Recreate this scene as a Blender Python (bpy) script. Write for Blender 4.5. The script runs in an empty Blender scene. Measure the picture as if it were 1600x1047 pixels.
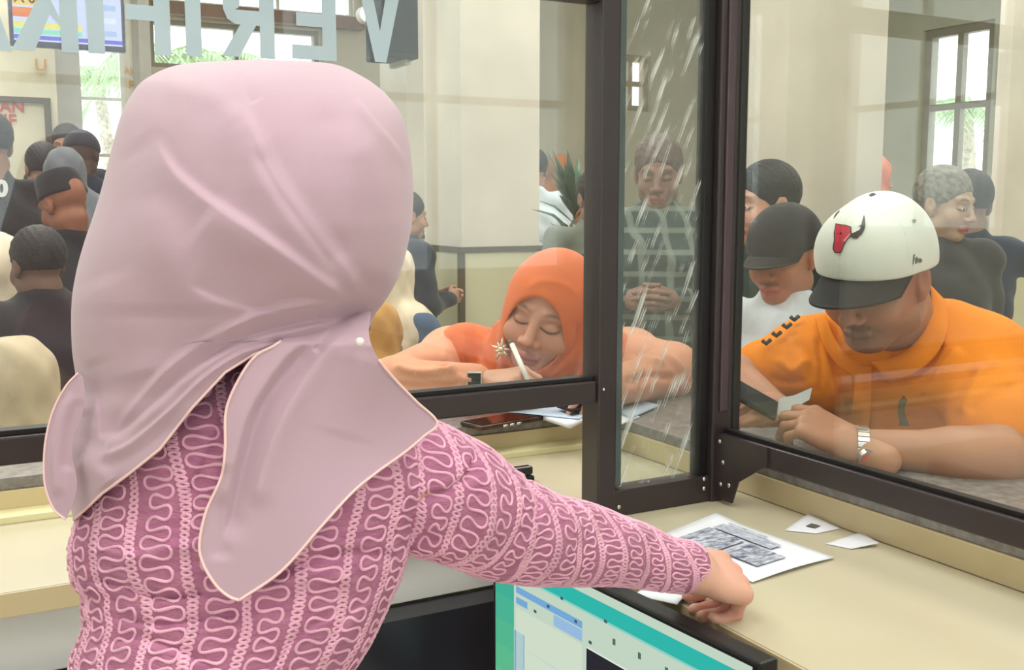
import bpy, bmesh, math, random
import numpy as np
from mathutils import Matrix, Vector
random.seed(7); RNG = np.random.default_rng(7)
SC = bpy.context.scene
COL = SC.collection
# ------------------------------------------------------------------ camera
F_PX = 1650.0; W_PX, H_PX = 1600.0, 1047.0
YAW = math.radians(28.69); PITCH = math.atan(205/1650.0)
CAM = np.array([0.0, 0.0, 1.40])
sy, cy, sp, cp = math.sin(YAW), math.cos(YAW), math.sin(PITCH), math.cos(PITCH)
FW = np.array([sy*cp, cy*cp, -sp]); UP = np.array([sy*sp, cy*sp, cp]); RT = np.array([cy, -sy, 0.0])
cam_data = bpy.data.cameras.new('camera'); cam = bpy.data.objects.new('camera', cam_data); COL.objects.link(cam)
cam_data.sensor_fit = 'HORIZONTAL'; cam_data.sensor_width = 36.0; cam_data.lens = 36.0*F_PX/W_PX
cam_data.clip_start = 0.05; cam_data.clip_end = 300
cam.matrix_world = Matrix(((RT[0], UP[0], -FW[0], CAM[0]), (RT[1], UP[1], -FW[1], CAM[1]), (RT[2], UP[2], -FW[2], CAM[2]), (0, 0, 0, 1)))
cam_data.dof.use_dof = False
SC.camera = cam
# ------------------------------------------------------------------ world, lights, exposure
SC.view_settings.view_transform = 'Standard'; SC.view_settings.look = 'None'
SC.view_settings.exposure = 0.0; SC.view_settings.gamma = 1.0; SC.view_settings.use_curve_mapping = False
wd = bpy.data.worlds.new('overcast_sky'); SC.world = wd; wd.use_nodes = True
wn = wd.node_tree.nodes; bg = wn['Background']
bg.inputs['Color'].default_value = (0.93, 0.97, 1.0, 1); bg.inputs['Strength'].default_value = 2.6
def area(name, loc, size, power, color=(1, 0.985, 0.965), rot=(0, 0, 0)):
    l = bpy.data.lights.new(name, 'AREA'); l.shape = 'RECTANGLE'; l.size = size[0]; l.size_y = size[1]
    l.energy = power; l.color = color
    o = bpy.data.objects.new(name, l); o.location = loc; o.rotation_euler = rot; COL.objects.link(o); return o
CEIL = 3.9
LIGHTS = [((-0.7, 0.7, CEIL-0.12), (1.6, 1.6), 38), ((0.9, -0.8, CEIL-0.12), (1.6, 1.6), 52), ((0.0, 3.6, CEIL-0.12), (1.6, 1.6), 78),
          ((2.4, 1.6, CEIL-0.12), (1.6, 1.6), 44), ((3.6, 4.4, CEIL-0.12), (1.6, 1.6), 72), ((0.4, 6.6, CEIL-0.12), (1.6, 1.6), 72), ((5.6, 2.4, CEIL-0.12), (1.6, 1.6), 72)]
for i, (l, s, p) in enumerate(LIGHTS):
    area('ceiling_panel_light', l, s, p)
# ------------------------------------------------------------------ helpers: picking places and making objects
def P(x, y, s):
    """world point seen at picture point (x, y) at optical distance s (metres)"""
    u = (np.asarray(x, float)-W_PX/2)/F_PX; v = (H_PX/2-np.asarray(y, float))/F_PX; s = np.asarray(s, float)
    return CAM + s[..., None]*(FW + u[..., None]*RT + v[..., None]*UP)
def ray(x, y):
    return FW + (x-W_PX/2)/F_PX*RT + (H_PX/2-y)/F_PX*UP
def onX(x, y, X): d = ray(x, y); return CAM + d*((X-CAM[0])/d[0])
def onY(x, y, Y): d = ray(x, y); return CAM + d*((Y-CAM[1])/d[1])
def onZ(x, y, Z): d = ray(x, y); return CAM + d*((Z-CAM[2])/d[2])
def proj(p):
    q = np.asarray(p)-CAM; s = q@FW
    return W_PX/2+F_PX*(q@RT)/s, H_PX/2-F_PX*(q@UP)/s, s
def mesh_obj(name, verts, faces, m=None, parent=None, base=None, smooth=True, colors=None):
    me = bpy.data.meshes.new(name)
    v = np.asarray(verts, float)
    if base is not None: v = v-np.asarray(base, float)
    if isinstance(faces, np.ndarray) and faces.ndim == 2:
        n, k = faces.shape
        me.vertices.add(len(v)); me.vertices.foreach_set('co', v.astype(np.float32).ravel())
        me.loops.add(n*k); me.loops.foreach_set('vertex_index', faces.astype(np.int32).ravel())
        me.polygons.add(n); me.polygons.foreach_set('loop_start', np.arange(0, n*k, k, dtype=np.int32))
        me.update(calc_edges=True)
    else:
        me.from_pydata([tuple(a) for a in v], [], [tuple(int(i) for i in f) for f in faces])
    me.validate()
    if smooth: me.polygons.foreach_set('use_smooth', np.ones(len(me.polygons), bool))
    if colors is not None:
        a = me.attributes.new('Col', 'FLOAT_COLOR', 'POINT')
        c = np.ones((len(v), 4), np.float32); c[:, :3] = colors; a.data.foreach_set('color', c.ravel())
    o = bpy.data.objects.new(name, me); COL.objects.link(o)
    if m is not None: me.materials.append(m)
    if parent is not None: o.parent = parent
    elif base is not None: o.location = tuple(base)
    return o
def tag(o, label=None, cat=None, group=None, kind=None):
    if label: o['label'] = label
    if cat: o['category'] = cat
    if group: o['group'] = group
    if kind: o['kind'] = kind
    return o
def empty(name, loc, label, cat, group=None, rz=0):
    o = bpy.data.objects.new(name, None); o.empty_display_size = 0.05; o.location = tuple(loc); o.rotation_euler = (0, 0, rz)
    COL.objects.link(o); return tag(o, label, cat, group)
class MB:
    """collects boxes, prisms and tubes for one mesh"""
    def __init__(s): s.v = []; s.f = []
    def add(s, v, f):
        b = len(s.v); s.v += [tuple(map(float, a)) for a in v]; s.f += [tuple(int(i)+b for i in q) for q in f]; return s
    def box(s, lo, hi, bev=0.0, rot=None, piv=None):
        lo = np.minimum(lo, hi)*1.0; hi = np.maximum(lo, hi)*1.0
        bm = bmesh.new(); bmesh.ops.create_cube(bm, size=1.0)
        for v in bm.verts: v.co = Vector([(lo[i]+hi[i])/2+v.co[i]*(hi[i]-lo[i]) for i in range(3)])
        if bev > 0: bmesh.ops.bevel(bm, geom=bm.edges[:], offset=bev, segments=2, affect='EDGES', profile=0.6)
        if rot is not None:
            pv = Vector(piv if piv is not None else [(lo[i]+hi[i])/2 for i in range(3)])
            for v in bm.verts: v.co = rot@(v.co-pv)+pv
        bm.verts.index_update()
        s.add([v.co[:] for v in bm.verts], [[v.index for v in f.verts] for f in bm.faces]); bm.free(); return s
    def tube(s, pts, r, n=8, caps=True):
        pts = np.asarray(pts, float); m = len(pts); r = np.broadcast_to(r, (m,))
        t = np.gradient(pts, axis=0); t /= np.linalg.norm(t, axis=1)[:, None]+1e-12
        a = np.array([0, 0, 1.0]) if abs(t[0][2]) < 0.9 else np.array([1.0, 0, 0])
        nn = np.cross(t[0], a); nn /= np.linalg.norm(nn); V = []
        for i in range(m):
            nn = nn-t[i]*(nn@t[i]); nn /= np.linalg.norm(nn)+1e-12; b = np.cross(t[i], nn)
            for k in range(n):
                th = 2*math.pi*k/n; V.append(pts[i]+r[i]*(math.cos(th)*nn+math.sin(th)*b))
        Fc = [(i*n+k, i*n+(k+1) % n, (i+1)*n+(k+1) % n, (i+1)*n+k) for i in range(m-1) for k in range(n)]
        if caps: Fc += [tuple(range(n))[::-1], tuple((m-1)*n+k for k in range(n))]
        return s.add(V, Fc)
    def prism(s, poly, org, ax, ay, az, h):
        """flat polygon (2-D points) placed by org + x*ax + y*ay, thickened along az"""
        org, ax, ay, az = [np.asarray(q, float) for q in (org, ax, ay, az)]; n = len(poly)
        V = [org+p[0]*ax+p[1]*ay for p in poly]+[org+p[0]*ax+p[1]*ay+az*h for p in poly]
        return s.add(V, [tuple(range(n))[::-1], tuple(range(n, 2*n))]+[(k, (k+1) % n, n+(k+1) % n, n+k) for k in range(n)])
    def build(s, name, m=None, parent=None, base=None, smooth=False):
        return mesh_obj(name, s.v, s.f, m, parent, base, smooth)
def box_obj(name, lo, hi, m, parent=None, base=None, bev=0.0, **k):
    return MB().box(np.array(lo, float), np.array(hi, float), bev).build(name, m, parent, base, **k)
def grid_faces(nr, nc, wrap=False):
    r = np.arange(nr-1)[:, None]; c = np.arange(nc if wrap else nc-1)[None, :]; c2 = (c+1) % nc
    return np.stack([r*nc+c, r*nc+c2, (r+1)*nc+c2, (r+1)*nc+c], -1).reshape(-1, 4)
def crom(pts, n):
    """smooth curve through points, n samples"""
    p = np.asarray(pts, float); m = len(p); d = np.r_[0, np.cumsum(np.linalg.norm(np.diff(p[:, :2], axis=0), axis=1)+1e-9)]
    t = np.linspace(0, d[-1], n); q = np.vstack([2*p[0]-p[1], p, 2*p[-1]-p[-2]]); i = np.clip(np.searchsorted(d, t, 'right')-1, 0, m-2)
    w = ((t-d[i])/(d[i+1]-d[i]))[:, None]
    a, b, c, e = q[i], q[i+1], q[i+2], q[i+3]
    return 0.5*((2*b)+(-a+c)*w+(2*a-5*b+4*c-e)*w**2+(-a+3*b-3*c+e)*w**3)
# ------------------------------------------------------------------ materials
def lin(c):
    return tuple(((x/255)/12.92 if x/255 <= 0.04045 else ((x/255+0.055)/1.055)**2.4) for x in c)
MATS = {}
def mat(name, rgb, rough=0.6, var=0.06, scale=8.0, bump=0.0, bscale=60.0, metal=0.0, sheen=0.0, spec=0.4, emit=0.0, attr=False, stretch=(1, 1, 1), sss=0.0, rgb2=None, coat=0.0, trans=0.0):
    if name in MATS: return MATS[name]
    m = bpy.data.materials.new(name); m.use_nodes = True; nt = m.node_tree; N = nt.nodes; L = nt.links; b = N['Principled BSDF']
    c = lin(rgb); b.inputs['Roughness'].default_value = rough; b.inputs['Metallic'].default_value = metal
    b.inputs['Specular IOR Level'].default_value = spec; b.inputs['Sheen Weight'].default_value = sheen
    if coat: b.inputs['Coat Weight'].default_value = coat
    if trans: b.inputs['Transmission Weight'].default_value = trans
    tc = N.new('ShaderNodeTexCoord'); mp = N.new('ShaderNodeMapping'); mp.inputs['Scale'].default_value = stretch; L.new(tc.outputs['Object'], mp.inputs['Vector'])
    nz = N.new('ShaderNodeTexNoise'); nz.inputs['Scale'].default_value = scale; nz.inputs['Detail'].default_value = 4; L.new(mp.outputs[0], nz.inputs['Vector'])
    mix = N.new('ShaderNodeMix'); mix.data_type = 'RGBA'; mix.blend_type = 'MIX'
    c2 = lin(rgb2) if rgb2 else tuple(min(1, x*(1+3*var)) for x in c)
    rp = N.new('ShaderNodeMapRange'); rp.inputs[1].default_value = 0.32; rp.inputs[2].default_value = 0.68; L.new(nz.outputs[0], rp.inputs[0]); L.new(rp.outputs[0], mix.inputs[0])
    mix.inputs[6].default_value = (*[x*(1-2*var) for x in c], 1) if not rgb2 else (*c, 1); mix.inputs[7].default_value = (*c2, 1)
    out = mix.outputs[2]
    if attr:
        at = N.new('ShaderNodeAttribute'); at.attribute_name = 'Col'; mu = N.new('ShaderNodeMix'); mu.data_type = 'RGBA'; mu.blend_type = 'MULTIPLY'; mu.inputs[0].default_value = 1
        L.new(at.outputs['Color'], mu.inputs[6]); L.new(out, mu.inputs[7]); out = mu.outputs[2]
    L.new(out, b.inputs['Base Color'])
    if emit: L.new(out, b.inputs['Emission Color']); b.inputs['Emission Strength'].default_value = emit
    if sss: b.inputs['Subsurface Weight'].default_value = sss; b.inputs['Subsurface Radius'].default_value = (0.02, 0.008, 0.004); b.inputs['Subsurface Scale'].default_value = 0.5
    if bump:
        n2 = N.new('ShaderNodeTexNoise'); n2.inputs['Scale'].default_value = bscale; n2.inputs['Detail'].default_value = 3; L.new(mp.outputs[0], n2.inputs['Vector'])
        bp = N.new('ShaderNodeBump'); bp.inputs['Strength'].default_value = bump; bp.inputs['Distance'].default_value = 0.01; L.new(n2.outputs[0], bp.inputs['Height']); L.new(bp.outputs[0], b.inputs['Normal'])
    MATS[name] = m; return m
def cloth(name, rgb, rgb2=None, var=0.05, rough=0.85): return mat(name, rgb, rough, var, 14, bump=0.0, sheen=0.15, spec=0.2, rgb2=rgb2)
def emis(name, rgb, st):
    if name in MATS: return MATS[name]
    m = bpy.data.materials.new(name); m.use_nodes = True; nt = m.node_tree; nt.nodes.clear(); e = nt.nodes.new('ShaderNodeEmission'); o = nt.nodes.new('ShaderNodeOutputMaterial')
    e.inputs[0].default_value = (*lin(rgb), 1); e.inputs[1].default_value = st; nt.links.new(e.outputs[0], o.inputs[0]); MATS[name] = m; return m
def glass_mat(name, tint=(0.95, 0.97, 0.95), dust=0.02, streak=0.0, refl=1.0):
    m = bpy.data.materials.new(name); m.use_nodes = True; nt = m.node_tree; N = nt.nodes; L = nt.links; N.clear()
    o = N.new('ShaderNodeOutputMaterial'); tr = N.new('ShaderNodeBsdfTransparent'); tr.inputs[0].default_value = (*tint, 1)
    gl = N.new('ShaderNodeBsdfGlossy'); gl.inputs['Roughness'].default_value = 0.015; gl.inputs[0].default_value = (1, 1, 1, 1)
    lw = N.new('ShaderNodeLayerWeight'); lw.inputs[0].default_value = 0.5; pw = N.new('ShaderNodeMath'); pw.operation = 'POWER'; pw.inputs[1].default_value = 5; L.new(lw.outputs['Facing'], pw.inputs[0]); mm = N.new('ShaderNodeMath'); mm.operation = 'MULTIPLY_ADD'; mm.inputs[1].default_value = 0.9*refl; mm.inputs[2].default_value = 0.045*refl; L.new(pw.outputs[0], mm.inputs[0])
    mx = N.new('ShaderNodeMixShader'); L.new(mm.outputs[0], mx.inputs[0]); L.new(tr.outputs[0], mx.inputs[1]); L.new(gl.outputs[0], mx.inputs[2])
    df = N.new('ShaderNodeBsdfDiffuse'); df.inputs[0].default_value = (0.8, 0.82, 0.78, 1); m2 = N.new('ShaderNodeMixShader')
    if streak:
        tc = N.new('ShaderNodeTexCoord'); mp = N.new('ShaderNodeMapping'); mp.vector_type = 'TEXTURE'; mp.inputs['Rotation'].default_value = (0, math.radians(24), 0); mp.inputs['Scale'].default_value = (1/110, 1, 1/11)
        nz = N.new('ShaderNodeTexNoise'); nz.inputs['Scale'].default_value = 1.0; nz.inputs['Detail'].default_value = 3; L.new(tc.outputs['Object'], mp.inputs[0]); L.new(mp.outputs[0], nz.inputs['Vector'])
        rp = N.new('ShaderNodeMapRange'); rp.inputs[1].default_value = 0.58; rp.inputs[2].default_value = 0.68; rp.inputs[3].default_value = dust; rp.inputs[4].default_value = streak; L.new(nz.outputs[0], rp.inputs[0]); L.new(rp.outputs[0], m2.inputs[0])
    else: m2.inputs[0].default_value = dust
    L.new(mx.outputs[0], m2.inputs[1]); L.new(df.outputs[0], m2.inputs[2]); L.new(m2.outputs[0], o.inputs[0]); return m
def text_mesh(s, size, ext=0.002, bold=0.0):
    c = bpy.data.curves.new('t', 'FONT'); c.body = s; c.size = size; c.extrude = ext; c.offset = bold; c.align_x = 'LEFT'; c.resolution_u = 3
    o = bpy.data.objects.new('t', c); COL.objects.link(o); dg = bpy.context.evaluated_depsgraph_get()
    me = bpy.data.meshes.new_from_object(o.evaluated_get(dg)); bpy.data.objects.remove(o); return me
def text_obj(name, s, size, m, org, ax, ay, parent=None, bold=0.0, ext=0.0015):
    me = text_mesh(s, size, ext, bold); me.materials.clear(); me.materials.append(m)
    ax = Vector(ax).normalized(); ay = Vector(ay).normalized(); az = ax.cross(ay)
    o = bpy.data.objects.new(name, me); COL.objects.link(o)
    mw = Matrix(((ax[0], ay[0], az[0], org[0]), (ax[1], ay[1], az[1], org[1]), (ax[2], ay[2], az[2], org[2]), (0, 0, 0, 1)))
    if parent is not None:
        o.parent = parent; pw = Matrix.Translation(parent.location) @ parent.rotation_euler.to_matrix().to_4x4(); o.matrix_basis = pw.inverted() @ mw
    else: o.matrix_world = mw
    return o
# ------------------------------------------------------------------ signed-distance modelling (bodies, cloth) and surface extraction
class Field:
    def __init__(s, lo, hi, h):
        s.lo = np.asarray(lo, float); s.h = h; s.n = np.ceil((np.asarray(hi, float)-s.lo)/h).astype(int)+1
        s.f = np.full(s.n, 0.2, np.float32)
        s.ax = [s.lo[i]+h*np.arange(s.n[i]) for i in range(3)]
    def sub(s, lo, hi):
        a = np.clip(np.floor((np.asarray(lo)-s.lo)/s.h).astype(int), 0, s.n-1); b = np.clip(np.ceil((np.asarray(hi)-s.lo)/s.h).astype(int)+1, 1, s.n)
        if np.any(b <= a): return None
        sl = tuple(slice(a[i], b[i]) for i in range(3))
        return sl, s.ax[0][sl[0]][:, None, None], s.ax[1][sl[1]][None, :, None], s.ax[2][sl[2]][None, None, :]
    def merge(s, sl, d, k, op='u'):
        f = s.f[sl]
        if op == 'u':
            if k > 0: hh = np.clip(0.5+0.5*(f-d)/k, 0, 1); s.f[sl] = f*(1-hh)+d*hh-k*hh*(1-hh)
            else: s.f[sl] = np.minimum(f, d)
        else:
            if k > 0: hh = np.clip(0.5-0.5*(f+d)/k, 0, 1); s.f[sl] = f*(1-hh)-d*hh+k*hh*(1-hh)
            else: s.f[sl] = np.maximum(f, -d)
    def cap(s, a, b, ra, rb=None, k=0.01, op='u'):
        a = np.asarray(a, float); b = np.asarray(b, float); rb = ra if rb is None else rb; r = max(ra, rb)+max(k, s.h)*1.5+0.01
        q = s.sub(np.minimum(a, b)-r, np.maximum(a, b)+r)
        if q is None: return
        sl, X, Y, Z = q; d = b-a; dd = d@d+1e-12
        t = np.clip(((X-a[0])*d[0]+(Y-a[1])*d[1]+(Z-a[2])*d[2])/dd, 0, 1)
        dist = np.sqrt((X-a[0]-t*d[0])**2+(Y-a[1]-t*d[1])**2+(Z-a[2]-t*d[2])**2)-(ra+(rb-ra)*t)
        s.merge(sl, dist, k, op)
    def ell(s, c, r, R=None, k=0.01, op='u'):
        c = np.asarray(c, float); r = np.asarray(r, float); m = r.max()+max(k, s.h)*1.5+0.01
        q = s.sub(c-m, c+m)
        if q is None: return
        sl, X, Y, Z = q; X = X-c[0]; Y = Y-c[1]; Z = Z-c[2]
        if R is not None:
            R = np.asarray(R)[:3, :3]; X, Y, Z = R[0, 0]*X+R[1, 0]*Y+R[2, 0]*Z, R[0, 1]*X+R[1, 1]*Y+R[2, 1]*Z, R[0, 2]*X+R[1, 2]*Y+R[2, 2]*Z
        k0 = np.sqrt((X/r[0])**2+(Y/r[1])**2+(Z/r[2])**2); k1 = np.sqrt((X/r[0]**2)**2+(Y/r[1]**2)**2+(Z/r[2]**2)**2)+1e-9
        s.merge(sl, k0*(k0-1)/k1, k, op)
    def plane(s, p, n, k=0.0):
        """keep only the side where (x-p).n < 0"""
        p = np.asarray(p, float); n = np.asarray(n, float); n = n/np.linalg.norm(n)
        d = (s.ax[0][:, None, None]-p[0])*n[0]+(s.ax[1][None, :, None]-p[1])*n[1]+(s.ax[2][None, None, :]-p[2])*n[2]
        f = s.f
        if k > 0: hh = np.clip(0.5-0.5*(d-f)/k, 0, 1); s.f = (d*(1-hh)+f*hh+k*hh*(1-hh)).astype(np.float32)
        else: s.f = np.maximum(f, d).astype(np.float32)
    def mesh(s):
        f = s.f.copy(); f[0] = f[-1] = 1; f[:, 0] = f[:, -1] = 1; f[:, :, 0] = f[:, :, -1] = 1
        ins = f < 0; n = np.array(f.shape)-1
        cnt = np.zeros(n, np.int8)
        for i in (0, 1):
            for j in (0, 1):
                for k in (0, 1): cnt += ins[i:n[0]+i, j:n[1]+j, k:n[2]+k]
        act = np.argwhere((cnt > 0) & (cnt < 8)); idx = np.full(n, -1, np.int64); idx[tuple(act.T)] = np.arange(len(act))
        cor = {}
        for i in (0, 1):
            for j in (0, 1):
                for k in (0, 1): cor[i, j, k] = f[act[:, 0]+i, act[:, 1]+j, act[:, 2]+k].astype(float)
        acc = np.zeros((len(act), 3)); w = np.zeros(len(act))
        for axn in range(3):
            for u in (0, 1):
                for v in (0, 1):
                    a = [u, v]; a.insert(axn, 0); b = [u, v]; b.insert(axn, 1)
                    fa, fb = cor[tuple(a)], cor[tuple(b)]; cr = (fa < 0) != (fb < 0)
                    t = np.where(cr, fa/(fa-fb+1e-12*(fa == fb)), 0)
                    p = np.tile(np.array(a, float), (len(act), 1)); p[:, axn] = t
                    acc += p*cr[:, None]; w += cr
        V = s.lo+s.h*(act+acc/w[:, None]); Fs = []
        for axn in range(3):
            o = [1 if i == axn else 0 for i in range(3)]
            a = ins[:ins.shape[0]-o[0], :ins.shape[1]-o[1], :ins.shape[2]-o[2]]; b = ins[o[0]:, o[1]:, o[2]:]
            e = np.argwhere(a != b); u, v = [(1, 2), (2, 0), (0, 1)][axn]
            e = e[(e[:, u] > 0) & (e[:, v] > 0)]
            du = np.zeros(3, int); du[u] = 1; dv = np.zeros(3, int); dv[v] = 1
            q = np.stack([idx[tuple((e-du-dv).T)], idx[tuple((e-dv).T)], idx[tuple(e.T)], idx[tuple((e-du).T)]], -1)
            fl = a[tuple(e.T)]; q = np.where(fl[:, None], q, q[:, ::-1]); Fs.append(q[(q >= 0).all(1)])
        return V, np.vstack(Fs)
def vnormals(V, Fq):
    n = np.cross(V[Fq[:, 2]]-V[Fq[:, 0]], V[Fq[:, 3]]-V[Fq[:, 1]]); N = np.zeros_like(V)
    for k in range(4): np.add.at(N, Fq[:, k], n)
    return N/(np.linalg.norm(N, axis=1)[:, None]+1e-12)
def seg_dist(px, py, poly):
    """distance to a polyline and how far along it (0..1), in picture points"""
    poly = np.asarray(poly, float); L = np.linalg.norm(np.diff(poly, axis=0), axis=1); c = np.r_[0, np.cumsum(L)]; D = np.full(np.shape(px), 1e9); T = np.zeros(np.shape(px)); S = np.zeros(np.shape(px))
    for i in range(len(L)):
        d = poly[i+1]-poly[i]; t = np.clip(((px-poly[i, 0])*d[0]+(py-poly[i, 1])*d[1])/(d@d), 0, 1)
        ex = px-poly[i, 0]-t*d[0]; ey = py-poly[i, 1]-t*d[1]; r = np.hypot(ex, ey); b = r < D
        D = np.where(b, r, D); T = np.where(b, (c[i]+t*L[i])/c[-1], T); S = np.where(b, np.sign(d[0]*ey-d[1]*ex), S)
    return D, T, S
def fold_disp(px, py, folds):
    """folds: (polyline, width, amplitude, sharp side): ridge (+) or groove (-), steep on one side"""
    out = np.zeros(np.shape(px))
    for poly, w, amp, side in folds:
        D, T, S = seg_dist(px, py, crom([(*p, 0) for p in poly], 24)[:, :2]); taper = np.clip(T/0.15, 0, 1)*np.clip((1-T)/0.12, 0, 1); taper = taper*taper*(3-2*taper)
        ww = np.where(S*side > 0, w*(0.24 if abs(side) < 1 else 0.42), w) if side else w
        out += amp*taper*np.exp(-(D/ww)**2)
    return out
def frame(center, yaw=0, pitch=0, roll=0):
    """head/hand frame seen from the camera: local Y = forward (to the viewer), Z up, X to picture left; yaw>0 turns to picture right, pitch>0 looks down, roll>0 leans the top to picture right"""
    B = np.array([-RT, -FW, UP]).T
    y, p, r = map(math.radians, (yaw, pitch, roll))
    Rz = np.array([[math.cos(y), -math.sin(y), 0], [math.sin(y), math.cos(y), 0], [0, 0, 1]])   # yaw about Z; +Y turns to -X (picture right)
    Rx = np.array([[1, 0, 0], [0, math.cos(p), math.sin(p)], [0, -math.sin(p), math.cos(p)]])
    Ry = np.array([[math.cos(r), 0, -math.sin(r)], [0, 1, 0], [math.sin(r), 0, math.cos(r)]])
    R = B @ Ry @ Rz @ Rx
    M = np.eye(4); M[:3, :3] = R; M[:3, 3] = center; return M
def T(M, p): return M[:3, :3]@np.asarray(p, float)+M[:3, 3]
def TI(M, V): return (V-M[:3, 3])@M[:3, :3]
def head_sdf(F, M, sc=1.0, ears=True, female=False, eyes_closed=True, nose=1.0, fat=0.0):
    c = lambda *p: T(M, np.array(p)*sc); R = M[:3, :3]; e = lambda p, r, k=0.01, op='u': F.ell(c(*p), np.array(r)*sc, R, k*sc, op); cp_ = lambda a, b, ra, rb, k=0.008, op='u': F.cap(c(*a), c(*b), ra*sc, rb*sc, k*sc, op)
    e((0, -.012, .035), (.077, .097, .088), .01)
    e((0, .030, -.028), (.063+fat, .060, .080), .03)
    e((0, .058, -.095), (.034+fat*.5, .028, .024), .03)
    for s in (-1, 1):
        e((s*.036, .056, -.034), (.030+fat, .030, .030), .02)
        e((s*.052, .000, -.070), (.018+fat, .035, .025), .03)
        cp_((s*.016, .086, .026), (s*.044, .074, .027), .010, .009, .012)
        cp_((s*.021, .104, .001), (s*.043, .094, .001), .010, .010, .010, 's')
        e((s*.032, .0785, -.001), (.0165, .0125, .0115), .003)
        if ears:
            e((s*.078, -.008, -.002), (.011, .020, .033), .006); e((s*.088, .000, .002), (.006, .010, .018), .004, 's'); e((s*.075, -.001, -.030), (.008, .009, .010), .006)
    cp_((0, .088, .014), (0, .106, -.028), .0085, .0115, .010)
    e((0, .110*nose, -.034), (.013, .012, .010), .006)
    for s in (-1, 1):
        e((s*.015, .098, -.038), (.009, .011, .008), .005)
        cp_((s*.007, .104, -.046), (s*.007, .110, -.046), .0035, .003, .002, 's')
    cp_((-.020, .085, -.069), (0, .094, -.066), .0065, .0075, .004); cp_((.020, .085, -.069), (0, .094, -.066), .0065, .0075, .004)
    cp_((-.017, .084, -.078), (0, .092, -.081), .0065, .0085, .004); cp_((.017, .084, -.078), (0, .092, -.081), .0065, .0085, .004)
    cp_((-.025, .091, -.0745), (0, .1035, -.0730), .0016, .0016, .002, 's'); cp_((.025, .091, -.0745), (0, .1035, -.0730), .0016, .0016, .002, 's')
def head_paint(V, M, sc, skin, lip=(170, 95, 90), brow=(45, 32, 28), stubble=0.0, brows=True, eyes=False, moustache=0.0):
    q = TI(M, V)/sc; x, y, z = q[:, 0], q[:, 1], q[:, 2]; c = np.tile(np.array(lin(skin)), (len(V), 1)); ax = np.abs(x); front = (y > .045)
    def blend(mask, rgb):
        nonlocal c
        mask = np.clip(mask, 0, 1)[:, None]; c = c*(1-mask)+np.array(lin(rgb))*mask
    red = np.exp(-(((ax-.036)/.022)**2+((z+.036)/.022)**2))*front*.22; blend(red, (skin[0], skin[1]*.82, skin[2]*.8))
    blend(np.exp(-((ax/.018)**2+((z+.034)/.014)**2))*front*.25, (skin[0], skin[1]*.8, skin[2]*.78))
    lipm = np.clip(1.4-np.sqrt((x/.025)**2+((z+.074)/.0115)**2), 0, .4)/.4*(y > .078); blend(lipm*.9, lip)
    blend(np.exp(-((z+.0745)/.0022)**2)*(ax < .024)*(y > .08)*.65, (70, 30, 30))
    if brows:
        zb = .030-((ax-.034)/.026)**2*.007; blend(np.exp(-((z-zb)/.0045)**2)*np.clip(1.3-np.abs(ax-.033)/.020, 0, 1)*(y > .05)*.85, brow)
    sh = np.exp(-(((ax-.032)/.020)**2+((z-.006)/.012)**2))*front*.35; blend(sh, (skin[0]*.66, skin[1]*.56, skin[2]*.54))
    ze = -.007+((ax-.032)/.016)**2*.004
    blend(np.exp(-((z-ze)/.0026)**2)*(np.abs(ax-.032) < .019)*front*.95, (28, 20, 20))
    if eyes:
        blend((np.hypot((ax-.032)/.013, (z+.001)/.0055) < 1)*front*.9, (215, 205, 198)); blend((np.hypot((ax-.032), (z+.001)) < .0055)*front*.95, (25, 18, 16))
    blend((np.abs(np.abs(x)-.007) < .0038)*(np.abs(z+.044) < .005)*(y > .09)*.6, (60, 30, 28))
    if stubble: blend(((z < -.045) & (y > .01))*stubble*np.clip((-.045-z)/.02, 0, 1), (75, 62, 55))
    if moustache: blend(np.exp(-((z+.056)/.006)**2)*(ax < .028)*(y > .075)*moustache, (50, 42, 40))
    return c
def hand_sdf(F, M, side=1, curl=(.9, .9, .9, .9), thumb=(.5, .3), sc=1.0, k=.004, spread=1.0, bend2=1.2):
    """M: wrist origin, Y to the fingers, Z back of the hand, X*side = thumb side"""
    t = lambda x, y, z: T(M, np.array((x*side, y, z))*sc)
    tips = []
    F.cap(t(0, -.03, 0), t(0, .01, 0), .025*sc, .026*sc, .01)
    xs = (.030, .010, -.010, -.028); ys = (.088, .092, .087, .078); Ls = ((.040, .024, .019), (.044, .027, .020), (.040, .025, .019), (.032, .019, .017)); rs = (.0095, .0097, .0092, .0083)
    for i in range(4):
        F.cap(t(xs[i]*.55, .005, 0), t(xs[i], ys[i], 0), .0155*sc, .0115*sc, .012)
    F.ell(t(0, .05, -.004), np.array((.036, .045, .014))*sc, M[:3, :3], .012)
    for i in range(4):
        p = np.array((xs[i], ys[i], .0)); a = 0; sx = (xs[i])*.12*spread
        F.ell(t(*p), np.array((.0115,)*3)*sc, None, .004)
        for j in range(3):
            a += curl[i]*(1.0, bend2, .7)[j]; d = np.array((sx if j == 0 else 0, math.cos(a), -math.sin(a)))*Ls[i][j]
            q = p+d; r0 = rs[i]*(1, .93, .86, .78)[j]; r1 = rs[i]*(1, .93, .86, .78)[j+1]
            F.cap(t(*p), t(*q), r0*sc, r1*sc, k); p = q
        tips.append(t(*p))
    p = np.array((.022, .02, -.006)); a0, a1 = thumb
    for j, (L_, r0, r1) in enumerate(((.042, .016, .0125), (.032, .0115, .010), (.026, .010, .0085))):
        an = a0+(0, -a1*.5, -a1)[j]; d = np.array((math.sin(an), math.cos(an), -.25-.25*j*a1)); d /= np.linalg.norm(d); q = p+d*L_
        F.cap(t(*p), t(*q), r0*sc, r1*sc, .006 if j else .012); p = q
    tips.append(t(*p)); return tips
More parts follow.
